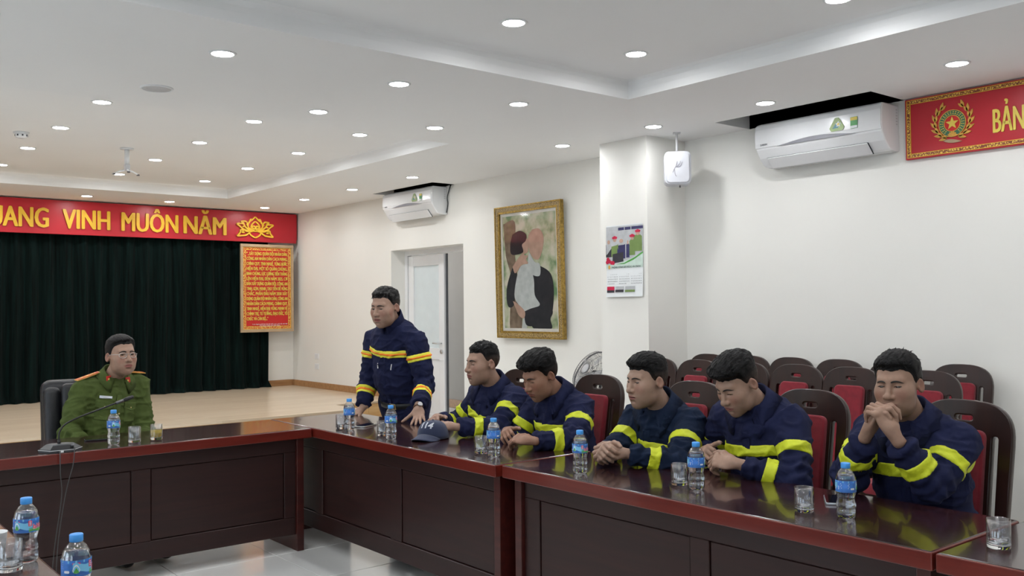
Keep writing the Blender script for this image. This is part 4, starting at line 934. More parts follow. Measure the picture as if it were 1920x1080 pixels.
def nets(d, lo, h):
    d = d.copy(); d[0], d[-1] = .1, .1; d[:, 0], d[:, -1] = .1, .1; d[:, :, 0], d[:, :, -1] = .1, .1
    s = d < 0; c = np.zeros(tuple(n-1 for n in d.shape), np.uint8)
    OFF = [(i, j, k) for i in (0, 1) for j in (0, 1) for k in (0, 1)]
    N0 = [n-1 for n in d.shape]
    for o in OFF: c += s[o[0]:o[0]+N0[0], o[1]:o[1]+N0[1], o[2]:o[2]+N0[2]]
    idx = np.argwhere((c > 0) & (c < 8)); vid = np.full(c.shape, -1, np.int32); vid[tuple(idx.T)] = np.arange(len(idx))
    pos = np.zeros((len(idx), 3)); cnt = np.zeros(len(idx))
    for a in OFF:
        for ax in range(3):
            if a[ax]: continue
            b = list(a); b[ax] = 1
            d1 = d[idx[:, 0]+a[0], idx[:, 1]+a[1], idx[:, 2]+a[2]]; d2 = d[idx[:, 0]+b[0], idx[:, 1]+b[1], idx[:, 2]+b[2]]
            m = (d1 < 0) != (d2 < 0); t = np.where(m, d1/np.where(m, d1-d2, 1), 0); p = np.tile(np.array(a, float), (len(idx), 1)); p[:, ax] += t
            pos += p*m[:, None]; cnt += m
    v = (idx+pos/cnt[:, None])*h+np.asarray(lo); Q = []
    for ax in range(3):
        a1, a2 = (ax+1) % 3, (ax+2) % 3
        sl0 = [slice(None)]*3; sl1 = [slice(None)]*3; sl0[ax] = slice(0, -1); sl1[ax] = slice(1, None)
        e = np.argwhere(s[tuple(sl0)] != s[tuple(sl1)]); e = e[(e[:, a1] > 0) & (e[:, a2] > 0)]
        ins = s[tuple(e.T)]; q = []
        for (o1, o2) in ((0, 0), (-1, 0), (-1, -1), (0, -1)):
            w = e.copy(); w[:, a1] += o1; w[:, a2] += o2
            q.append(vid[tuple(np.minimum(w, np.array(vid.shape)-1).T)])
        q = np.stack(q, 1); q[~ins] = q[~ins][:, ::-1]; Q.append(q)
    Q = np.concatenate(Q); Q = Q[(Q >= 0).all(1)]
    return v, Q
def crop_nets(d, lo, h):
    m = d < 0; r = []
    for ax in range(3):
        w = np.flatnonzero(m.any(tuple(i for i in range(3) if i != ax)))
        if not len(w): return np.zeros((0, 3)), np.zeros((0, 4), int)
        r.append((max(w[0]-2, 0), min(w[-1]+3, d.shape[ax])))
    return nets(d[r[0][0]:r[0][1], r[1][0]:r[1][1], r[2][0]:r[2][1]], np.asarray(lo)+h*np.array([a[0] for a in r]), h)
def np_mesh(name, v, q, m, col=None, smooth_it=0):
    for _ in range(smooth_it):
        acc = np.zeros_like(v); ct = np.zeros(len(v))
        for i in range(4):
            np.add.at(acc, q[:, i], v[q[:, (i+1) % 4]]); np.add.at(acc, q[:, i], v[q[:, (i+3) % 4]]); np.add.at(ct, q[:, i], 2)
        v = v*.5+.5*acc/np.maximum(ct, 1)[:, None]
    me = bpy.data.meshes.new(name); me.vertices.add(len(v)); me.vertices.foreach_set('co', v.astype(np.float32).ravel())
    me.loops.add(len(q)*4); me.loops.foreach_set('vertex_index', q.astype(np.int32).ravel())
    me.polygons.add(len(q)); me.polygons.foreach_set('loop_start', np.arange(0, len(q)*4, 4, dtype=np.int32)); me.polygons.foreach_set('use_smooth', np.ones(len(q), bool))
    me.update(calc_edges=True); me.materials.append(m)
    if col is not None:
        at = me.color_attributes.new('Col', 'FLOAT_COLOR', 'POINT'); at.data.foreach_set('color', np.concatenate([col, np.ones((len(v), 1))], 1).astype(np.float32).ravel())
    return me, v
# ---- head in its own axes: x to the person's left, y forward, z up
def head_sdf(P, h):
    x, y, z = P; ax = np.abs(x); A = [ax, y, z]; w = h.get('wide', 1.); ch = h.get('cheek', 0.); jw = h.get('jaw', 1.)
    d = dell([x/w, y, z], (0, -.012, .036), (.076, .098, .088))
    d = smin(d, dell([x/(w*jw), y, z], (0, .030, -.045), (.060+ch*.5, .066, .078)), .04)
    d = smin(d, dell(A, (.034*w, .052, -.022), (.034+ch, .036, .036)), .03)                   # cheekbones
    d = smin(d, dell(A, (.030*w*jw, .035, -.072), (.030+ch, .040, .030)), .03)                # jowls
    d = smin(d, dell([x, y, z], (0, .072, -.102), (.024, .022, .020)), .028)                  # chin
    d = smin(d, dell([x, y, z], (0, .070, -.060), (.034, .032, .032)), .022)                  # muzzle
    d = smin(d, dcone(A, (.008, .083, .030), (.040*w, .072, .033), .013, .009), .018)         # brow ridge
    d = smax(d, -dell(A, (.030*w, .106, .011), (.022, .024, .014)), .010)                     # eye socket
    d = smin(d, dell(A, (.031*w, .0745, .0075), (.0165, .0150, .0125)), .005)                   # eyelid over the ball
    d = smin(d, dcone([x, y, z], (0, .087, .020), (0, .110, -.022), .0080, .0110), .011)      # nose bridge
    d = smin(d, dsph([x, y, z], (0, .1135, -.0275), .0130), .007); d = smin(d, dell(A, (.0145, .102, -.031), (.0095, .012, .0095)), .005)
    d = smax(d, -dell(A, (.0078, .110, -.0415), (.0050, .007, .0045)), .002)
    up = dell([x, y, z], (0, .0955, -.0575), (.0275, .0118, .0058)); lw = dell([x, y, z], (0, .0945, -.0690), (.0230, .0118, .0064))
    d = smin(d, up, .004); d = smin(d, lw, .004); d = smax(d, -dell([x, y, z], (0, .103, -.0835), (.018, .012, .0060)), .008)
    mo = h.get('mouth', .0014); d = smax(d, -dell([x, y, z], (0, .107, -.0630), (.0270, .018, mo)), .002)
    # almond opening of the eye
    op = h.get('eye', .0030); ez = h.get('eyez', .0075)
    d = smax(d, -dell(A, (.0315*w, .096, ez), (.0160, .020, op)), .0010)
    # ears
    ea, eb = ax-.080*w, y+.016; eu, ev = ea*.88+eb*.47, -ea*.47+eb*.88
    e = dell([eu, ev, z+.004-ev*.15], (0, 0, 0), (.0086, .0168, .0290))
    e = smax(e, -dell([eu-.0085, ev-.003, z+.001], (0, 0, 0), (.0085, .0120, .0215)), .0025); e = smin(e, dell([eu-.002, ev-.013, z+.010], (0, 0, 0), (.005, .005, .008)), .004)
    d = smin(d, e, .008)
    return d
def hair_sdf(P, h):
    x, y, z = P; ax = np.abs(x); w = h.get('wide', 1.); tk = h.get('top', .020); sd = h.get('side', .006)
    d = dell([x/w, y, z], (0, -.012, .036), (.0765, .0985, .0885))
    top = np.clip((z-.045)/.06, 0, 1); front = np.clip((y+.02)/.10, 0, 1)
    th = sd+(tk-sd)*top+h.get('fringe', .006)*top*front
    part = h.get('part', 0.); a = np.arctan2(x, y+.01)
    n1 = vnoise(x*95+a*2+7*h['seed'], y*26+3, z*60); n2 = vnoise(x*210+h['seed'], y*45, z*120)
    th = th+(.0022*n1+.0022*n2)*(.3+top)*h.get('mess', 1.)
    # hairline: forehead, temples, sideburns, nape
    zf = h.get('line', .072); side = .006+.050*np.clip((y-.012)/.03, 0, 1)+h.get('fade', 0.)*1.
    t = np.clip((y-.024)/.030, 0, 1); lim = side*(1-t)+(zf+part*x*.2-.010*np.clip((ax-.045)/.03, 0, 1))*t
    tb = np.clip((-.018-y)/.045, 0, 1); lim = lim*(1-tb)+(-.058+h.get('fade', 0.))*tb
    lim = lim+.0035*n1+.0025*n2
    edge = np.clip((z-lim)/.030, 0, 1); edge = edge*edge*(3-2*edge); keep = .30*top*front
    d = d-th*np.maximum(edge, keep+.12)
    d = smax(d, lim-z, .004)
    d = smax(d, -dell([(ax-.082*w), y+.014, z+.004], (0, 0, 0), (.016, .021, .031)), .004)
    return d
def hand_sdf(P, hd):
    """hand axes: x towards the fingertips, y towards the thumb, z the back of the hand"""
    x, y, z = P
    palm = smin(dell([x, y, z], (.048, .0, 0), (.050, .040, .0145)), dcone([x, y, z], (.085, .028, .001), (.085, -.028, 0), .0105, .0095), .014)
    palm = smin(palm, dell([x, y, z], (.034, .022, -.008), (.030, .017, .014)), .012)
    palm = smin(palm, dcone([x, y, z], (-.03, 0, 0), (.02, 0, 0), .0265*.82, .024), .02)
    out = palm; lens = ((.040, .025, .021), (.045, .028, .022), (.042, .026, .022), (.033, .020, .019)); ys = (.0285, .0095, -.0095, -.0275); spread = hd.get('spread', (.10, .02, -.05, -.13))
    nails = []
    for i in range(4):
        c = hd['curl'][i] if isinstance(hd['curl'][0], (tuple, list)) else hd['curl']
        p = np.array([.088-(.006 if i == 3 else 0)-(.003 if i == 0 else 0), ys[i], .001]); a = 0.; f = None; sp = spread[i]
        for j in range(3):
            a += R(c[j]); q = p+lens[i][j]*np.array([math.cos(a)*math.cos(sp), math.sin(sp)*(1 if a < 1.2 else .4), -math.sin(a)])
            s = dcone([x, y, z], p, q, .0098-.0010*j-(.001 if i == 3 else 0), .0090-.0012*j-(.001 if i == 3 else 0)); f = s if f is None else smin(f, s, .003); p = q
        nails.append(p); out = np.minimum(out, smin(palm, f, .007))
    tdir = hd.get('thumb', ((.62, .74, -.26), (.86, .45, -.22), (.95, .2, -.2))); p = np.array([.022, .026, -.006]); f = None
    for j, (l, r0, r1) in enumerate(((.042, .0135, .0115), (.033, .0110, .0100), (.026, .0098, .0080))):
        q = p+l*nrm(tdir[j]); s = dcone([x, y, z], p, q, r0, r1); f = s if f is None else smin(f, s, .004); p = q
    return np.minimum(out, smin(palm, f, .012))
SKIN = {}
def axes(fwd, up):
    f = nrm(fwd); s = nrm(np.cross(up, f)); return np.stack([s, f, np.cross(f, s)])       # rows: left, forward, up
def rot_about(v, ax, ang):
    ax = nrm(ax); c, s = math.cos(ang), math.sin(ang); return v*c+np.cross(ax, v)*s+ax*(ax@v)*(1-c)
def head_axes(fdir, pitch, roll=0.):
    A = axes((fdir[0], fdir[1], 0), (0, 0, 1)); l, f, u = A
    f2, u2 = rot_about(f, l, R(pitch)), rot_about(u, l, R(pitch))
    return np.stack([rot_about(l, f2, R(roll)), f2, rot_about(u2, f2, R(roll))])
def torso_field(X, hip, neck, A, prof, bend):
    up = nrm(neck-hip); L = np.linalg.norm(neck-hip); l = nrm(A[0]-up*(A[0]@up)); f = np.cross(up, l)*1.0
    if f @ A[1] < 0: f = -f
    a, b, c = tolocal(X, hip, (l, f, up)); u = np.clip(c/L, -.25, 1.05)
    us = np.array([p[0] for p in prof]); w = np.interp(u, us, [p[1] for p in prof]); dp = np.interp(u, us, [p[2] for p in prof])
    b = b-bend*4*u*(1-u)*-1
    k = np.sqrt((a/w)**2+(b/dp)**2); d = (k-1)*np.minimum(w, dp)*.9
    d = smax(d, (c-L*1.0), .05); d = smax(d, (-.20*L-c), .04)
    return d, (l, f, up, L)
PRESET = [(-.25, .175, .135), (0, .180, .135), (.25, .175, .130), (.55, .190, .132), (.78, .185, .122), (.92, .13, .095), (1.05, .075, .07)]
def fold_noise(X, seed):
    n = vnoise(X[0]*9+seed, X[1]*9, X[2]*14); n2 = vnoise(X[0]*22+seed*2, X[1]*22, X[2]*30); r = 1-np.abs(n2)*2
    return .0045*n+.0032*r
def cloth_mat(name, col, rough=.85):
    m = mat(name, col, rough, var=.10, vscale=14, bump=.25, bscale=900, spec=.22); nt = m.node_tree; N, L = nt.nodes, nt.links
    b0 = [n for n in N if n.type == 'BUMP'][0]; tc = [n for n in N if n.type == 'TEX_COORD'][0]
    nz = N.new('ShaderNodeTexNoise'); nz.inputs['Scale'].default_value = 9; nz.inputs['Detail'].default_value = 1.2; nz.inputs['Distortion'].default_value = 1.0; L.new(tc.outputs['Object'], nz.inputs['Vector'])
    sb = N.new('ShaderNodeMath'); sb.operation = 'SUBTRACT'; sb.inputs[1].default_value = .5; L.new(nz.outputs[0], sb.inputs[0]); ab = N.new('ShaderNodeMath'); ab.operation = 'ABSOLUTE'; L.new(sb.outputs[0], ab.inputs[0])
    b1 = N.new('ShaderNodeBump'); b1.invert = True; b1.inputs['Strength'].default_value = .45; b1.inputs['Distance'].default_value = .035; L.new(ab.outputs[0], b1.inputs['Height']); L.new(b1.outputs[0], b0.inputs['Normal'])
    return m
M['jacket'] = cloth_mat('navy_jacket', (.012, .0155, .052)); M['jacket5'] = cloth_mat('blue_black_jacket', (.008, .0165, .042)); M['trousers'] = cloth_mat('navy_trousers', (.012, .0150, .050))
M['uniform'] = cloth_mat('green_uniform', (.074, .104, .027)); M['neon'] = mat('neon_band', (.60, .66, .020), .55, var=.04, vscale=40, bump=.2, bscale=120)
M['neony'] = mat('band_yellow', (.85, .80, .06), .55, var=.04); M['orange'] = mat('band_orange', (.95, .22, .015), .55, var=.04)
M['shirtdark'] = cloth_mat('dark_shirt', (.015, .018, .022)); M['belt'] = mat('black_belt', (.008, .008, .009), .5); M['eye'] = mat('eye_white', (.62, .60, .57), .15); M['iris'] = mat('iris', (.015, .008, .006), .1, coat=1.)
M['skin'] = mat('skin', (1, 1, 1), .48, var=.05, vscale=60, attr='Col', spec=.35)
bs = M['skin'].node_tree.nodes['Principled BSDF']; bs.inputs['Subsurface Weight'].default_value = .12; bs.inputs['Subsurface Radius'].default_value = (.012, .005, .003); bs.inputs['Subsurface Scale'].default_value = .5
M['hair'] = mat('black_hair', (1, 1, 1), .50, var=.3, vscale=60, attr='Col', bump=.6, bscale=420, stretch=(1, .16, .7), spec=.18); M['brow'] = mat('eyebrow', (.018, .014, .012), .7); M['shoe'] = mat('black_shoe', (.01, .01, .011), .35)
M['tab'] = mat('red_tab', (.62, .02, .015), .5); M['goldthread'] = mat('gold_thread', (.80, .55, .12), .35, .5)
M['lens'] = film('spectacle_lens', (.97, .98, .98), .0)
import time as _time
def person(label, S):
    """S: joints in metres (world). Returns the person's root and the tools to attach more."""
    g = lambda k: np.asarray(S[k], float)
    hip, neck, head = g('hip'), g('neck'), g('head'); A = axes((*S['face'], 0), (0, 0, 1))
    HA = head_axes(S['look'][0:2], S['look'][2], S['look'][3] if len(S['look']) > 3 else 0.); hs = S.get('hscale', 1.); hp = dict(S.get('hp', {})); hp.setdefault('seed', 1.)
    root = thing('person', label, 'person', (hip[0], hip[1], 0), 0, S.get('group')); off = np.array([hip[0], hip[1], 0.])
    def put(name, me, parent=root):
        me.transform(Matrix.Translation(tuple(-off))); return link(name, me, parent)
    # ---------- skin
    wl, wr = g('wrL'), g('wrR'); pts = [head+.16*hs, head-.16*hs, wl+.2, wl-.2, wr+.2, wr-.2, hip+np.array([.1, .1, 0]), neck]
    G = Grid(np.min(pts, 0)-.02, np.max(pts, 0)+.02, .0034)
    G.cone(hip+nrm(neck-hip)*.12, neck-.06*nrm(neck-hip), .022, .03, .02)
    nb = head+HA.T@np.array([0, -.022, -.055])*hs
    G.cone(neck-nrm(neck-hip)*.05, nb, .062*hs, .054*hs, .03)
    for s in 'LR':
        sh, el, wrp = g('sh'+s), g('el'+s), g('wr'+s)
        G.cone(neck-nrm(neck-hip)*.08, sh, .022, .018, .01); G.cone(sh, el, .016, .016, .01); mid = el+(wrp-el)*.55; G.cone(el, mid, .016, .022, .01); G.cone(mid, wrp, .026, .0215, .01)
    G.add(lambda X: head_sdf([c/hs for c in tolocal(X, head, HA)], hp)*hs, head-.135*hs, head+.135*hs, .022)
    frames = {}
    for s in 'LR':
        hd = S.get('hand'+s)
        if hd is None: continue
        wrp = g('wr'+s); xd = nrm(hd['dir']); zd = np.asarray(hd['back'], float); zd = nrm(zd-xd*(zd@xd)); yd = np.cross(zd, xd)
        if s == 'L': yd = -yd                     # mirrored hand
        F = np.stack([xd, yd, zd]); sc = hd.get('scale', 1.0); frames[s] = (wrp, F, sc)
        # right hand: thumb on +y with back up means y = z x x; left hand is the mirror image
        G.add(lambda X, F=F, wrp=wrp, hd=hd, sc=sc: hand_sdf([c/sc for c in tolocal(X, wrp, F)], hd)*sc, wrp+xd*.075*sc-.125*sc, wrp+xd*.075*sc+.125*sc, .0015, 0)
    v, q = nets(G.d, G.lo, G.h)
    base = np.array(S.get('skin', (.50, .30, .21)))*np.array([.77, .745, .72]); col = np.tile(base, (len(v), 1))
    hl = ((v-head)@HA.T)/hs; near = np.abs(hl).max(1) < .15
    lip = np.clip(1.25-(((hl[:, 0])/.0285)**2+((hl[:, 1]-.098)/.022)**2+((hl[:, 2]+.0632)/.0125)**2)**2, 0, 1)*near
    rosy = np.clip(1-(((np.abs(hl[:, 0])-.040)/.03)**2+((hl[:, 1]-.075)/.05)**2+((hl[:, 2]+.025)/.03)**2), 0, 1)*near; ear = (np.abs(hl[:, 0]) > .076)*near
    jawd = np.clip((-hl[:, 2]-.05)/.04, 0, 1)*np.clip((hl[:, 1]-.02)/.05, 0, 1)*near
    col *= (1-.52*lip[:, None]*np.array([.38, 1, .85])); col *= (1-.16*rosy[:, None]*np.array([0, 1, 1])); col *= (1-.14*ear[:, None]*np.array([0, 1, 1])); col *= (1-.10*jawd[:, None])
    hid = ~near
    for s in 'LR': hid &= (np.linalg.norm(v-g('wr'+s), axis=1) > .26)
    # thin out the hidden core: move on to coarser faces there is not needed, it stays under the cloth
    fsel = (np.abs(hl[q[:, 0]]).max(1) < .15); fb = BVHTree.FromPolygons([Vector(p) for p in v], q[fsel].tolist())
    me, v = np_mesh('body', v, q, M['skin'], col)
    body = put('body', me)
    # ---------- hair
    hc = Grid((-.115, -.14, -.09), (.115, .13, .175), .0026); X = hc.sub(hc.lo, hc.lo+hc.h*hc.n)[1]; hc.d[:] = hair_sdf(X, hp)
    rs = np.random.default_rng(int(hp['seed']*10)+5)
    for _ in range(hp.get('tufts', 0)*3):
        u, w = rs.uniform(-.055, .055), rs.uniform(-.08, .055); rr_ = 1-(u/.076)**2-((w+.012)/.098)**2
        if rr_ < .12: continue
        zt = .036+.088*math.sqrt(rr_)+hp.get('top', .02)*.70; nn_ = nrm((u/.076**2, (w+.012)/.098**2, (zt-.036)/.088**2))
        cb = hp.get('comb', (0, .5)); dr = np.array((rs.normal(0, .25)+cb[0]+u*4, rs.normal(0, .25)+cb[1], 0.)); dr = dr-nn_*(dr@nn_); dr = nrm(nrm(dr)+nn_*rs.uniform(.05, .45)); l = rs.uniform(.02, .04)
        hc.cone((u, w, zt), np.array((u, w, zt))+dr*l, .0046, .0010, .003)
    hv, hq = nets(hc.d, hc.lo, hc.h); hcol = np.tile(np.array(hp.get('hcol', (.007, .0066, .007))), (len(hv), 1))
    fz = np.clip((.055-hv[:, 2])/.06, 0, 1)*np.clip(1-hv[:, 1]/.06, 0, 1); fz = (fz*hp.get('fadec', .0))[:, None]; hcol = hcol*(1-fz)+fz*base*.42
    grey = hp.get('grey', 0.)
    if grey: nz = (vnoise(hv[:, 0]*120, hv[:, 1]*50, hv[:, 2]*120) > .25)[:, None]*grey; hcol = hcol*(1-nz)+nz*np.array([.16, .155, .15])
    me, _ = np_mesh('hair', head+(hv*hs)@HA, hq, M['hair'], hcol); put('hair', me)
    HP = lambda p: head+(np.asarray(p, float)*hs)@HA
    w = hp.get('wide', 1.)
    for sx in (-1, 1):
        c = HP((sx*.031*w, .0742, hp.get('eyez', .0075))); fwd = HA[1]
        me = lathem('eye', [(0.0135*math.sin(R(a)), .0135*math.cos(R(a))) for a in range(0, 181, 15)], M['eye'], 16)
        for p in me.polygons: pass
        gz = nrm(HA[1]+np.asarray(hp.get('gaze', (0, 0)))[0]*HA[0]+np.asarray(hp.get('gaze', (0, 0)))[1]*HA[2])
        me.materials.append(M['iris'])
        for p in me.polygons: p.material_index = 1 if p.center.z > .0098 else 0
        me.transform(Matrix.Translation(tuple(c))@Vector(gz).to_track_quat('Z', 'Y').to_matrix().to_4x4()@Matrix.Scale(hs*.985, 4)); put('eye', me)
        def face(xl, zl, lift):
            o_ = HP((xl, .22, zl)); ht = fb.ray_cast(Vector(o_), Vector(-HA[1])); return (np.array(ht[0])+HA[1]*lift*hs) if ht[0] is not None else HP((xl, .085, zl))
        br = [face(sx*(.0105+.040*u)*w, .0225+hp.get('brow', 0.)+.0090*math.sin(math.pi*min(u*.80+.12, 1))-.004*u, .0002) for u in np.linspace(0, 1, 10)]
        put('eyebrow', tubem('eyebrow', br, [.0020, .0034, .0038, .0038, .0036, .0033, .0029, .0024, .0017, .0008], M['brow'], 6))
        ez, op = hp.get('eyez', .0075), hp.get('eye', .003)
        ls = [face(sx*(.0315*w-.0155+.031*u), ez+op*1.15*math.sin(math.pi*u)**.7-.0012*(1-u), .0006) for u in np.linspace(0.02, .98, 10)]
        put('eyelash', tubem('eyelash', ls, [.0008]+[.0015]*8+[.0009], M['brow'], 5))
    # ---------- jacket
    rsl = S.get('sleeve', (.072, .064, .060, .047)); cut = S.get('cuff', .03)
    J = Grid(np.min([hip, neck]+[g(a+s) for a in ('sh', 'el', 'wr') for s in 'LR'], 0)-np.array([.24, .24, .16]), np.max([hip, neck]+[g(a+s) for a in ('sh', 'el', 'wr') for s in 'LR'], 0)+np.array([.24, .24, .14]), .0058)
    X = J.sub(J.lo, J.lo+J.h*J.n)[1]; T, TF = torso_field(X, hip, neck, A, S.get('prof', PRESET), S.get('bend', 0.)); T = T.astype(np.float32)
    cp = S.get('shoulder', .062)
    for s in 'LR': T = smin(T, dcone(X, neck-nrm(neck-hip)*.07, g('sh'+s), cp+.004, cp), .05)
    if S.get('belly'): T = smin(T, dsph(X, hip+TF[2]*TF[3]*.35+TF[1]*S['belly'][0], S['belly'][1]), .08)
    arms, out, seg = {}, T, []
    for s in 'LR':
        sh, el, wrp = g('sh'+s), g('el'+s), g('wr'+s); fd = nrm(wrp-el); ce = wrp-fd*cut
        ua = dcone(X, sh, el, rsl[0], rsl[1]); fa = dcone(X, el, ce, rsl[2], rsl[3]); fa = smax(fa, (X[0]-ce[0])*fd[0]+(X[1]-ce[1])*fd[1]+(X[2]-ce[2])*fd[2], .008)
        ax = nrm(el-sh); tu = (X[0]-sh[0])*ax[0]+(X[1]-sh[1])*ax[1]+(X[2]-sh[2])*ax[2]
        tw = (X[0]-el[0])*fd[0]+(X[1]-el[1])*fd[1]+(X[2]-el[2])*fd[2]; Le, Lw = np.linalg.norm(el-sh), np.linalg.norm(ce-el)
        seg.append((sh, ax, Le, el, fd, Lw)); arms[s] = (ua, fa, tu, tw, Le, Lw); out = smin(out, smin(ua, fa, .02), .022)
    fk = S.get('folds', 1.); sd_ = S.get('seed', 1.)*3.1
    def displace(v, q, axis=None):
        """cloth folds: moves the surface along its normal, the same way for jacket and bands"""
        nn = np.zeros_like(v); e = np.cross(v[q[:, 2]]-v[q[:, 0]], v[q[:, 3]]-v[q[:, 1]])
        for i in range(4): np.add.at(nn, q[:, i], e)
        if axis is not None: nn -= (nn@axis)[:, None]*axis
        nn /= np.linalg.norm(nn, axis=1)[:, None]+1e-9
        x, y, z = v[:, 0], v[:, 1], v[:, 2]; d = .0060*vnoise(x*8+sd_, y*8, z*12); r = 1-np.abs(vnoise(x*17+sd_*2, y*17, z*24))*3.2; d = d+.0058*np.clip(r, -.2, 1)
        r2 = 1-np.abs(vnoise(x*10-sd_, y*10+5+z*9, z*15))*4; d = d+.0075*np.clip(r2, -.1, 1)
        for (a0, ax, Le, el, fd, Lw) in seg:
            tu = (v-a0)@ax; ru = np.linalg.norm(v-a0-tu[:, None]*ax, axis=1); mk = (ru < .10)
            d = d+mk*.0060*np.sin(tu*105+3*vnoise(x*12, y*12, z*12))*np.exp(-((tu-Le*.88)/.07)**2)
            tw = (v-el)@fd; rw = np.linalg.norm(v-el-tw[:, None]*fd, axis=1); mk = (rw < .09)
            d = d+mk*.0055*np.sin(tw*110+3*vnoise(x*14+4, y*14, z*14))*(np.exp(-((tw-.04)/.06)**2)+.8*np.exp(-((tw-Lw*.86)/.05)**2))
        return v+nn*(d*fk)[:, None]
    nd = nrm(head-neck+HA[2]*0)
    hole = dcone(X, neck-nrm(neck-hip)*.045, neck+nd*.2, .052, .075)
    out = smax(out, -hole, .01)
    jm = S.get('jmat', M['jacket'])
    v, q = nets(out, J.lo, J.h); v = displace(v, q); me, v = np_mesh('jacket', v, q, jm, None, 1); jn = S.get('jname', 'jacket')
    me.name = jn; bvh = BVHTree.FromPolygons([Vector(p) for p in v], q.tolist()); jack = put(jn, me)
    bw = .5*S.get('bandw', .050); tk = .0042
    def band(nm, field, slab, m, axis=None):
        f = smax(field-tk, slab, .002)
        v, q = crop_nets(np.broadcast_to(f, J.d.shape), J.lo, J.h)
        if len(q): v = displace(v, q, axis); me, _ = np_mesh(nm, v, q, m, None, 1); put(nm, me, jack)
    l, f, up, L = TF; cT = (X[0]-hip[0])*up[0]+(X[1]-hip[1])*up[1]+(X[2]-hip[2])*up[2]
    if S.get('bands'):
        B = S['bands']; mb = S.get('bandm', M['neon']); orange = S.get('orange')
        specs = []
        if B.get('chest') is not None: specs.append(('reflective_band', T, np.abs(cT-L*B['chest']), up))
        for s in 'LR':
            ua, fa, tu, tw, Le, Lw = arms[s]
            if B.get('up') is not None: specs.append(('reflective_band', ua, np.abs(tu-Le*B['up']), nrm(g('el'+s)-g('sh'+s))))
            if B.get('lo') is not None: specs.append(('reflective_band', fa, np.abs(tw-Lw*B['lo']), nrm(g('wr'+s)-g('el'+s))))
        for nm, fl_, sl_, lm in specs:
            band(nm, fl_, sl_-bw, mb, lm)
            if orange:
                tk = .0080; band('orange_stripe', fl_, sl_-bw*.32, M['orange'], lm); tk = .0042
    # ---------- trousers and shoes
    kn = [np.asarray(S.get('kn'+s, hip+A[1]*.42+A[0]*(.12 if s == 'L' else -.12)+np.array([0, 0, .02]))) for s in 'LR']; an = [np.asarray(S.get('an'+s, k*1+A[1]*.03-np.array([0, 0, k[2]-.09]))) for s, k in zip('LR', kn)]
    Tg = Grid(np.min([hip-.22]+kn+an, 0)-.16, np.max([hip+.22]+kn+an, 0)+np.array([.16, .16, .05]), .013)
    for k, s in enumerate((1, -1)):
        hj = hip+A[0]*s*.09; Tg.cone(hj, kn[k], .098, .072, .05); Tg.cone(kn[k], an[k]+np.array([0, 0, .0]), .070, .056, .03)
    Tg.cone(hip+A[0]*.07, hip-A[0]*.07, .125, .125, .05); Tg.cone(hip, hip+nrm(neck-hip)*.14, .12, .12, .04)
    Xt = Tg.sub(Tg.lo, Tg.lo+Tg.h*Tg.n)[1]; v, q = nets(Tg.d, Tg.lo, Tg.h); me, _ = np_mesh('trousers', v, q, S.get('tmat', M['trousers']), None, 1); put('trousers', me)
    for k in range(2):
        a = an[k]; Sg = Grid(a-.3, a+.3, .011); b = np.array([a[0], a[1], .045]); Sg.cone(b-A[1]*.04, b+A[1]*.13, .042, .036, .02); Sg.cone(a+np.array([0, 0, .02]), b, .045, .045, .03)
        Xs = Sg.sub(Sg.lo, Sg.lo+Sg.h*Sg.n)[1]; Sg.d = np.maximum(Sg.d, .004-np.broadcast_to(Xs[2], Sg.d.shape)); v, q = nets(Sg.d, Sg.lo, Sg.h); me, _ = np_mesh('shoe', v, q, M['shoe'], None, 1); put('shoe', me)
    # ---------- collar swept round the neck
    cl = S.get('collar', 'lapel'); n = 33; cv, cf = [], []
    n0 = neck-nrm(neck-hip)*.05; nd2 = nrm(nb-n0); cax = nrm(nrm(neck-hip)*.45+nd2*.55); cside = nrm(A[0]-cax*(A[0]@cax)); cfw = np.cross(cax, cside)*-1
    if cfw@A[1] < 0: cfw = -cfw
    cc = n0+nd2*S.get('colup', .046)+S.get('coloff', 0.)*cfw
    amax = 152 if cl == 'lapel' else 172
    for i in range(n):
        ph = R(-amax+2*amax*i/(n-1)); e = abs(math.degrees(ph))/amax
        r0 = (.064+.008*e)*hs; dirv = -cfw*math.cos(ph)*(1.05)+cside*math.sin(ph); drop = -.030*e*e
        if cl == 'lapel':
            hgt = .052*(1-.40*e*e); fl = (.062+.036*max(0, (e-.5)/.5)**1.5)*S.get('flap', 1.); outw = .030+.022*e
            pr = [(r0-.004, -.028), (r0+.002, hgt), (r0+.009, hgt+.003), (r0+outw+.004, hgt-fl), (r0+outw-.004, hgt-fl-.003), (r0+.008, hgt-.012), (r0+.006, -.028)]
        else:
            hgt = .080*(1-.30*e*e); pr = [(r0+.002, -.05), (r0+.003, hgt), (r0+.007, hgt+.005), (r0+.012, hgt), (r0+.020, -.05)]
        for (r, z) in pr: cv.append(cc+dirv*r+cax*(z+drop))
    k = len(pr)
    if cl == 'lapel':                                  # the turned-down flap lies on the cloth
        for i in range(n):
            for j, lf in ((3, .007), (4, .003), (5, .004)):
                p_ = cv[i*k+j]; lo_, no_, _, _ = bvh.find_nearest(Vector(p_))
                if lo_ is not None:
                    sd2 = (p_-np.array(lo_))@np.array(no_)
                    if sd2 < lf or (j in (3, 4) and sd2 < .05): cv[i*k+j] = np.array(lo_)+np.array(no_)*lf
    for i in range(n-1):
        for j in range(k): cf.append((i*k+j, (i+1)*k+j, (i+1)*k+(j+1) % k, i*k+(j+1) % k))
    cf += [tuple(range(k)), tuple((n-1)*k+j for j in range(k-1, -1, -1))]
    me = mesh_from('collar', cv, cf, jm, True)
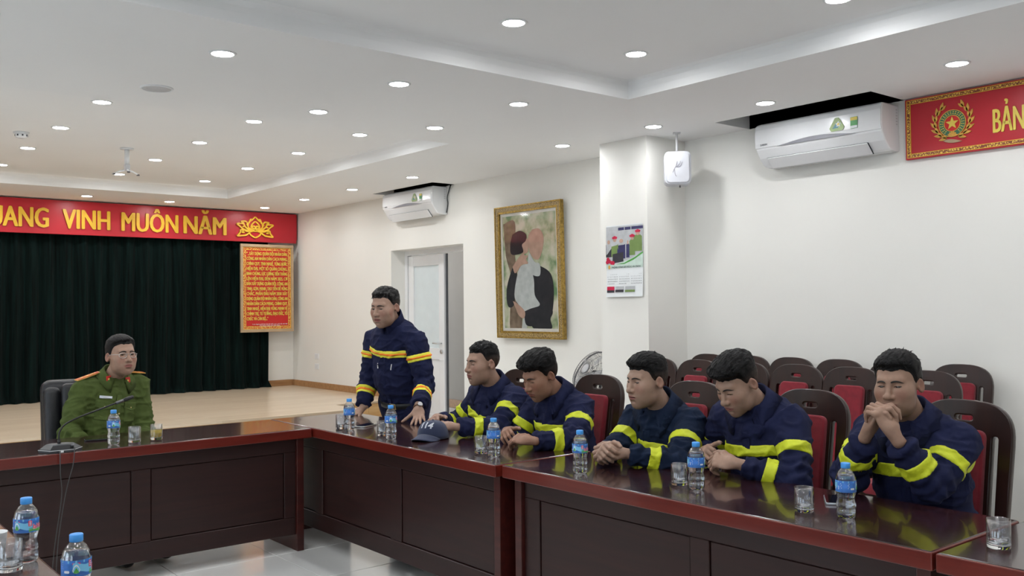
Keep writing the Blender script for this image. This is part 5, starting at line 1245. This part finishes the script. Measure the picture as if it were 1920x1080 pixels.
    bmx = bmesh.new(); bmx.from_mesh(me); bmesh.ops.recalc_face_normals(bmx, faces=bmx.faces); bmx.to_mesh(me); bmx.free(); put('collar', me, jack)
    if cl == 'lapel' and S.get('inner', True):
        me = lathem('undershirt', [(.056, -.06), (.058, .0), (.054, .012)], M['shirtdark'], 24); me.transform(Matrix.Translation(tuple(neck-nrm(neck-hip)*.03))@Vector(cax).to_track_quat('Z', 'Y').to_matrix().to_4x4()); put('undershirt', me)
    # ---------- patches that follow the cloth
    def surf(a, c, lift=.003):
        """point on the chest: a metres to the person's left, c the share of the way up the torso"""
        o = hip+up*L*c+l*a*.9; h = bvh.ray_cast(Vector(o), Vector(nrm(f+l*a*.35)))
        return (np.array(h[0])+np.array(h[1])*lift) if h[0] is not None else hip+up*L*c+l*a+f*.13
    def patch(nm, pts, m, th=.003, parent=jack, nu=1):
        """outline in (left, share) mapped on the cloth as a thin plate; quads between two edge lists"""
        a_, b_ = pts; vv, ff = [], []; n_ = len(a_); K = 4
        for lift in (.0015+th, -.002):
            for i in range(n_):
                for j in range(K+1):
                    u = j/K; vv.append(surf(a_[i][0]*(1-u)+b_[i][0]*u, a_[i][1]*(1-u)+b_[i][1]*u, lift))
        st = n_*(K+1)
        for i in range(n_-1):
            for j in range(K):
                p = i*(K+1)+j; ff += [(p, p+1, p+K+2, p+K+1), (st+p, st+p+K+1, st+p+K+2, st+p+1)]
        for i in range(n_-1):
            for j in (0, K): p = i*(K+1)+j; ff.append((p, p+K+1, st+p+K+1, st+p))
        for j in range(K):
            for i in (0, n_-1): p = i*(K+1)+j; ff.append((p, p+1, st+p+1, st+p))
        return put(nm, mesh_from(nm, vv, ff, m, True), parent)
    return dict(root=root, put=put, HP=HP, HA=HA, surf=surf, patch=patch, jack=jack, TF=TF, bvh=bvh, hip=hip, hs=hs, frames=frames, S=S, off=off)
def ts(n, a, b): return [a+(b-a)*i/(n-1) for i in range(n)]
#==POSES==
# ---- poses, from joints seen in the photograph
def ik(sh, wr, hint, a=.285, b=.25):
    sh, wr = np.asarray(sh, float), np.asarray(wr, float); d = wr-sh; D = min(np.linalg.norm(d), (a+b)*.995); u = nrm(d); x = (a*a-b*b+D*D)/(2*D); h = math.sqrt(max(a*a-x*x, 0)); hn = np.asarray(hint, float); hn = nrm(hn-u*(hn@u)); return sh+u*x+hn*h
def seated(hpx, hx, look, wl, wr, hl, hr, elL=(.30, -.80, -.50), elR=(.40, .55, -.62), neckoff=(.095, 0, -.108), hipx=3.535, chy=None, shw=.175, **k):
    head = onx(*hpx, hx); neck = head+np.array(neckoff); hy = head[1] if chy is None else chy
    S = dict(head=head, neck=neck, hip=np.array([hipx, hy, .585]), face=(-1, 0), look=look, shL=neck+np.array([.015, -shw, -.100]), shR=neck+np.array([.015, shw, -.100]), wrL=np.asarray(wl, float), wrR=np.asarray(wr, float), handL=hl, handR=hr, group='firefighters in navy jackets')
    S['elL'] = ik(S['shL'], S['wrL'], elL) if len(elL) == 3 else np.asarray(elL[0], float); S['elR'] = ik(S['shR'], S['wrR'], elR) if len(elR) == 3 else np.asarray(elR[0], float)
    S.update(bands=dict(chest=.575, up=.50, lo=.50), jmat=M['jacket']); S.update(k); return S
def front_details(p, zipm=None):
    """placket with a fold on each side and the buttons hidden, following the jacket front"""
    n = 9
    p['patch']('placket', ([(.020, c) for c in ts(n, .15, .84)], [(-.022, c) for c in ts(n, .15, .84)]), p['S']['jmat'], .0002)
WHO = set('1234567')
CLASP = dict(curl=((45, 62, 30), (48, 64, 30), (50, 66, 30), (52, 66, 30)), spread=(.08, .03, -.03, -.08), thumb=((.70, .66, -.3), (.75, .3, -.6), (.7, .0, -.7)))
if '3' in WHO:
    S = seated((905, 682), 3.36, (-.99, .10, 4), onz(850, 800, .812), onz(812, 786, .815)+np.array([.07, .06, 0]), dict(dir=(-.45, .88, .05), back=(-.25, -.35, .9), curl=(25, 35, 20)), dict(dir=(-.75, -.65, .02), back=(-.3, .3, .9), curl=(28, 40, 20)),
               chy=4.50, skin=(.45, .285, .215), hp=dict(seed=1.3, eye=.0010, eyez=.0045, gaze=(0, -.4), top=.013, side=.003, fringe=.002, fadec=.85, fade=.012, jaw=.94, wide=.98, tufts=14, comb=(0, .6)), seed=1.)
    p = person('seated firefighter nearest the doorway, profile view, eyes lowered, navy jacket', S); front_details(p)
if '4' in WHO:
    S = seated((1013, 705), 3.32, (-1, .05, 24), onz(995, 826, .805), onz(950, 812, .805)+np.array([.05, .06, 0]), dict(dir=(-.35, .93, .05), back=(-.35, -.3, .88), curl=(35, 45, 20)), dict(dir=(-.7, -.7, .05), back=(-.4, .4, .8), curl=(40, 50, 25)),
               chy=3.82, neckoff=(.125, .0, -.075), skin=(.38, .21, .145), hp=dict(seed=2.1, eye=.0010, eyez=.0045, gaze=(0, -.4), top=.030, side=.010, fringe=.012, line=.064, fadec=.2, jaw=.95, tufts=46, comb=(.1, .5), mess=1.5), seed=2.)
    p = person('seated firefighter with bowed head and full black hair, before the fan', S); front_details(p)
if '5' in WHO:
    S = seated((1213, 715), 3.32, (-.99, .16, 6), onz(1130, 850, .815)+np.array([.070, -.058, 0]), onz(1130, 850, .815)+np.array([.070, .050, .004]), dict(CLASP, dir=(-.80, .58, .10), back=(-.35, -.70, .62), scale=1.05), dict(CLASP, dir=(-.82, -.55, .12), back=(-.35, .74, .58), scale=1.05),
               chy=3.10, neckoff=(.105, 0, -.100), skin=(.47, .31, .235), jmat=M['jacket5'], hp=dict(seed=3.7, eye=.0030, gaze=(.2, -.1), top=.020, side=.006, fringe=.009, line=.066, fadec=.55, jaw=.96, tufts=30, comb=(0, .8)), seed=3.)
    p = person('seated firefighter with interlaced hands on the table, looking aside', S); front_details(p)
if '6' in WHO:
    S = seated((1383, 720), 3.32, (-.98, .14, 30), onz(1380, 869, .812), onz(1326, 850, .812)+np.array([.03, .04, 0]), dict(dir=(-.45, .88, .1), back=(-.55, -.4, .75), curl=((50, 60, 25), (55, 62, 25), (58, 64, 28), (60, 64, 30)), thumb=((.8, .5, .1), (.85, .3, -.4), (.8, .1, -.6))), dict(dir=(-.75, -.6, .15), back=(-.3, .75, .6), curl=((50, 60, 25), (55, 62, 25), (58, 64, 28), (60, 64, 30))),
               chy=2.46, neckoff=(.135, 0, -.070), skin=(.48, .31, .235), hp=dict(seed=4.9, eye=.0010, eyez=.0042, gaze=(0, -.5), top=.027, side=.005, fringe=.014, line=.064, fadec=.6, fade=.006, jaw=.92, tufts=40, comb=(.0, .9), mess=1.2), seed=4.)
    p = person('seated firefighter bent over his hands, beside a bottle and glass', S); front_details(p)
if '7' in WHO:
    C7 = dict(CLASP)
    S = seated((1684, 722), 3.39, (-.985, -.12, 6, 2), onx(1676, 814, 3.20), onx(1628, 808, 3.21), dict(C7, dir=(-.14, .46, .88), back=(-.30, -.90, .38), scale=1.06), dict(C7, dir=(-.05, -.50, .86), back=(-.40, .86, .38), scale=1.06),
               elL=(onz(1742, 912, .812)+np.array([.02, 0, 0]),), elR=(onz(1585, 893, .812)+np.array([.02, 0, 0]),), chy=1.76, neckoff=(.10, 0, -.112), skin=(.42, .265, .195), cuff=.045, shw=.175, hscale=.97,
               hp=dict(seed=5.5, eye=.0032, gaze=(.1, -.15), top=.018, side=.007, fringe=.006, line=.070, fadec=.25, wide=1.02, cheek=.003, tufts=26, comb=(.2, .5)), seed=5.)
    p = person('firefighter at far right resting his mouth on interlaced hands', S); front_details(p)
if '2' in WHO:
    head = onx(723, 577, 3.27); neck = np.array([3.365, 5.39, 1.395])
    S = dict(head=head, neck=neck, hip=np.array([3.50, 5.47, .83]), face=(-.95, -.30), look=(-.95, -.33, 10), shL=onx(780, 641, 3.42), shR=onx(705, 637, 3.37), elL=onx(797, 722, 3.46), elR=onx(692, 715, 3.33), wrL=onx(784, 764, 3.27), wrR=onx(679, 766, 3.23),
             handL=dict(dir=(-.35, -.62, -.70), back=(-.5, -.3, .8), curl=((-32, 5, 5),)*3+((-30, 5, 5),), spread=(.18, .05, -.08, -.22), thumb=((.55, .80, -.1), (.5, .85, -.05), (.5, .85, .0))), handR=dict(dir=(-.78, .25, -.55), back=(-.5, .1, .85), curl=((-28, 5, 5),)*4, spread=(.18, .05, -.08, -.22), thumb=((.6, .75, -.2), (.6, .7, -.1), (.7, .6, 0))),
             knL=(3.52, 5.33, .47), knR=(3.50, 5.58, .47), anL=(3.56, 5.32, .09), anR=(3.54, 5.60, .09), sleeve=(.076, .070, .066, .050), skin=(.45, .29, .22), collar='stand', belly=(.045, .130), prof=[(-.25, .165, .135), (0, .165, .135), (.25, .185, .150), (.55, .195, .148), (.78, .185, .128), (.92, .13, .095), (1.05, .075, .07)],
             bands=dict(chest=.665, up=.36, lo=.48), bandm=M['neony'], orange=True, bandw=.048, hscale=1.03, cuff=.02, group='firefighters in navy jackets', jmat=M['jacket'],
             hp=dict(seed=6.2, eye=.0034, eyez=.0060, gaze=(.0, -.4), top=.017, side=.004, fringe=.004, line=.076, fadec=.6, fade=.004, grey=.35, wide=1.04, cheek=.005, jaw=1.06, mouth=.003, tufts=30, comb=(0, .3)), seed=6.)
    p = person('standing firefighter with orange striped jacket leaning both hands on the table', S)
    hip, (l, f, up, L) = p['hip'], p['TF']
    n = 9; p['patch']('placket', ([(.018, c) for c in ts(n, .05, .92)], [(-.020, c) for c in ts(n, .05, .92)]), M['jacket'], .0008)
    for s in (1, -1):
        p['patch']('pocket_zip', ([(s*.06+.006, c) for c in ts(3, .50, .56)], [(s*.06-.000, c) for c in ts(3, .50, .56)]), M['metal'], .002)
    # belt with buckle, and the wrist watch
    bc = hip+up*.02; ring_ = []
    for k in range(40):
        a = 2*math.pi*k/40; ring_.append((math.cos(a), math.sin(a)))
    vv, ff = [], []
    for (c, s_) in ring_:
        d = l*c+f*s_; hit = p['bvh'].ray_cast(Vector(bc), Vector(d)); q = np.array(hit[0]) if hit[0] is not None and hit[3] < .24 else bc+d*.15
        for (o_, z_) in ((.004, -.019), (.010, -.019), (.010, .019), (.004, .019)): vv.append(q+d*o_+up*z_)
    for k in range(40):
        for j in range(4): ff.append((k*4+j, ((k+1) % 40)*4+j, ((k+1) % 40)*4+(j+1) % 4, k*4+(j+1) % 4))
    p['put']('belt', mesh_from('belt', vv, ff, M['belt'], True)); ht = p['bvh'].ray_cast(Vector(bc+l*.02), Vector(f)); q = np.array(ht[0])+f*.010
    me = boxm('belt_buckle', -.026, .026, -.004, .004, -.021, .021, M['brass'], .004); A_ = np.stack([l, f, up], 1); me.transform(Matrix.Translation(tuple(q))@Matrix(A_.tolist()).to_4x4()); p['put']('belt_buckle', me)
    w_, F_, _ = p['frames']['L']; c = w_-F_[0]*.004; wt = p['put']('wrist_watch', tubem('wrist_watch', [c+(F_[1]*math.cos(2*math.pi*k/20)*1.12+F_[2]*math.sin(2*math.pi*k/20)*1.0)*.0245 for k in range(20)], .0055, mat('watch_strap', (.16, .07, .03), .5), 6, True))
    me = lathem('watch_case', [(0, .010), (.015, .010), (.017, .007), (.017, 0), (0, 0)], M['metal'], 20, False); dv = nrm(F_[2]-F_[1]*.8); me.transform(Matrix.Translation(tuple(c+dv*.027))@Vector(dv).to_track_quat('Z', 'Y').to_matrix().to_4x4()); p['put']('watch_case', me, wt)
if '1' in WHO:
    head = ony(227, 668, 6.0); neck = head+np.array([-.028, .08, -.118])
    S = dict(head=head, neck=neck, hip=np.array([1.66, 6.10, .62]), face=(.18, -.98), look=(.16, -.985, -3), shL=neck+np.array([.165, .035, -.082]), shR=neck+np.array([-.185, -.03, -.098]), wrL=(1.86, 5.84, .66), wrR=(1.50, 5.82, .70), elL=(1.905, 6.04, .72), elR=(1.44, 5.98, .735), handL=dict(dir=(-.6, -.75, -.1), back=(0, 0, 1), curl=(20, 30, 20)), handR=dict(dir=(.5, -.8, -.1), back=(0, 0, 1), curl=(20, 30, 20)),
             jmat=M['uniform'], tmat=M['uniform'], jname='uniform_shirt', flap=.72, sleeve=(.070, .064, .060, .046), skin=(.50, .32, .24), hscale=.97, shoulder=.060, inner=False, prof=[(-.25, .17, .14), (0, .175, .145), (.25, .18, .145), (.55, .19, .14), (.78, .185, .122), (.92, .13, .095), (1.05, .075, .07)],
             hp=dict(seed=7.4, eye=.0036, gaze=(-.1, .1), top=.020, side=.007, fringe=.004, line=.078, part=.35, wide=1.02, cheek=.003, jaw=1.02, mouth=.0012, tufts=0, mess=.5, hcol=(.014, .013, .013)), seed=7.)
    p = person('officer in green uniform with glasses and red shoulder boards, seated at left', S)
    l, f, up, L = p['TF']; hip = p['hip']; patch, surf, put = p['patch'], p['surf'], p['put']
    patch('placket', ([(.018, c) for c in ts(9, .0, .86)], [(-.018, c) for c in ts(9, .0, .86)]), M['uniform'], .003)
    for s in (1, -1):
        patch('chest_pocket', ([(s*.045, c) for c in ts(4, .42, .62)], [(s*.135, c) for c in ts(4, .42, .62)]), M['uniform'], .0025)
        fl_ = patch('pocket_flap', ([(s*(.040+.10*u), .67) for u in ts(7, 0, 1)], [(s*(.040+.10*u), .595-.035*(1-abs(u-.5)*2)) for u in ts(7, 0, 1)]), M['uniform'], .005)
        me = lathem('button', [(0, .004), (.004, .003), (.0058, 0), (0, 0)], M['brass'], 12); q = surf(s*.09, .595, .006); me.transform(Matrix.Translation(tuple(q))@Vector(f).to_track_quat('Z', 'Y').to_matrix().to_4x4()); put('button', me, fl_)
    for c in (.80, .66, .52, .38):
        me = lathem('button', [(0, .004), (.0045, .003), (.0062, 0), (0, 0)], M['brass'], 12); q = surf(0, c, .005); me.transform(Matrix.Translation(tuple(q))@Vector(f).to_track_quat('Z', 'Y').to_matrix().to_4x4()); put('button', me, p['jack'])
    nt_ = patch('name_tag', ([(-.045-.075*u, .735) for u in ts(4, 0, 1)], [(-.045-.075*u, .700) for u in ts(4, 0, 1)]), M['silver'], .004)
    for s, shp in ((1, S['shL']), (-1, S['shR'])):      # shoulder boards
        a0 = neck+l*s*.085-up*.005; a1 = np.asarray(shp)+l*s*.035+np.array([0, 0, .058]); ex = nrm(a1-a0); Ln = np.linalg.norm(a1-a0)
        nn = nrm(np.cross(ex, f)); nn = nn if nn[2] > 0 else -nn; ff_ = np.cross(nn, ex)
        org = a0+nn*.014
        hits = [p['bvh'].ray_cast(Vector(a0+ex*Ln*u+nn*.2), Vector(-nn))[0] for u in (.15, .5, .9)]; hh = max([(np.array(h)-a0)@nn for h in hits if h is not None] or [.014]); org = a0+nn*(hh+.004)
        mt = Matrix(np.stack([ex, ff_, nn], 1).tolist()).to_4x4(); mt.translation = Vector(org)
        def onb(pts, d, m, z): return fillm('b', [pts], d, m, xf=mt@Matrix.Translation((0, 0, z)))
        sb = put('shoulder_board', joinm('sb', [onb([(0, -.022), (Ln, -.026), (Ln, .026), (0, .022), (-.012, 0)], .005, M['goldthread'], 0), onb([(.003, -.018), (Ln-.004, -.022), (Ln-.004, .022), (.003, .018)], .006, M['tab'], .001)]), p['jack'])
        sb['label'] = 'red shoulder board with gold stars'
        put('rank_mark', joinm('rm', [onb([(Ln*.12, y-.002), (Ln*.95, y-.002), (Ln*.95, y+.002), (Ln*.12, y+.002)], .008, M['goldthread'], .001) for y in (-.007, .007)]+[onb([(cx+(.011 if k % 2 == 0 else .0045)*math.cos(R(36*k)), (.011 if k % 2 == 0 else .0045)*math.sin(R(36*k))) for k in range(10)], .011, M['goldthread'], .001) for cx in (Ln*.3, Ln*.52, Ln*.74)]), sb)
        # collar tab
        c0 = surf(s*.066, .93, .02) if False else neck+l*s*.062+f*.066-up*.022
        h_ = p['bvh'].ray_cast(Vector(c0+f*.3), Vector(-f)); c0 = c0+f*.004
        mt2 = Matrix(np.stack([nrm(l*.85+up*.1), nrm(up-f*.25), nrm(np.cross(l, up))*(1 if np.cross(l, up)@f > 0 else -1)], 1).tolist()).to_4x4(); mt2.translation = Vector(c0+f*.012)
        tb = put('collar_tab', fillm('tab', [[(-.016, .018), (.012, .022), (.016, -.008), (0, -.026), (-.014, -.010)]], .004, M['tab'], xf=mt2), p['jack'])
        put('tab_badge', fillm('badge', [[(.006*math.cos(R(a)), .006*math.sin(R(a))) for a in range(0, 360, 30)]], .008, M['goldthread'], xf=mt2), tb)
    # glasses
    HP = p['HP']; w = 1.02
    gs = put('spectacles', tubem('bridge', [HP(q) for q in ((-.010, .104, .010), (0, .108, .014), (.010, .104, .010))], .0013, M['metal'], 6), p['root'])
    for s in (1, -1):
        lp = [HP((s*(.033*w+.0235*math.cos(a)*(1.0)), .1015-.008*max(0, math.cos(a)), .004+.0165*math.sin(a))) for a in [2*math.pi*k/20 for k in range(20)]]
        put('lens_rim', tubem('rim', lp, .0013, M['metal'], 6, True), gs); put('lens', mesh_from('lens', lp, [tuple(range(20))], M['lens']), gs)
        put('temple', tubem('temple', [HP(q) for q in ((s*.0555*w, .0945, .010), (s*.076*w, .06, .012), (s*.081*w, .0, .010), (s*.081*w, -.02, .0))], .0013, M['metal'], 6), gs)
#==END==
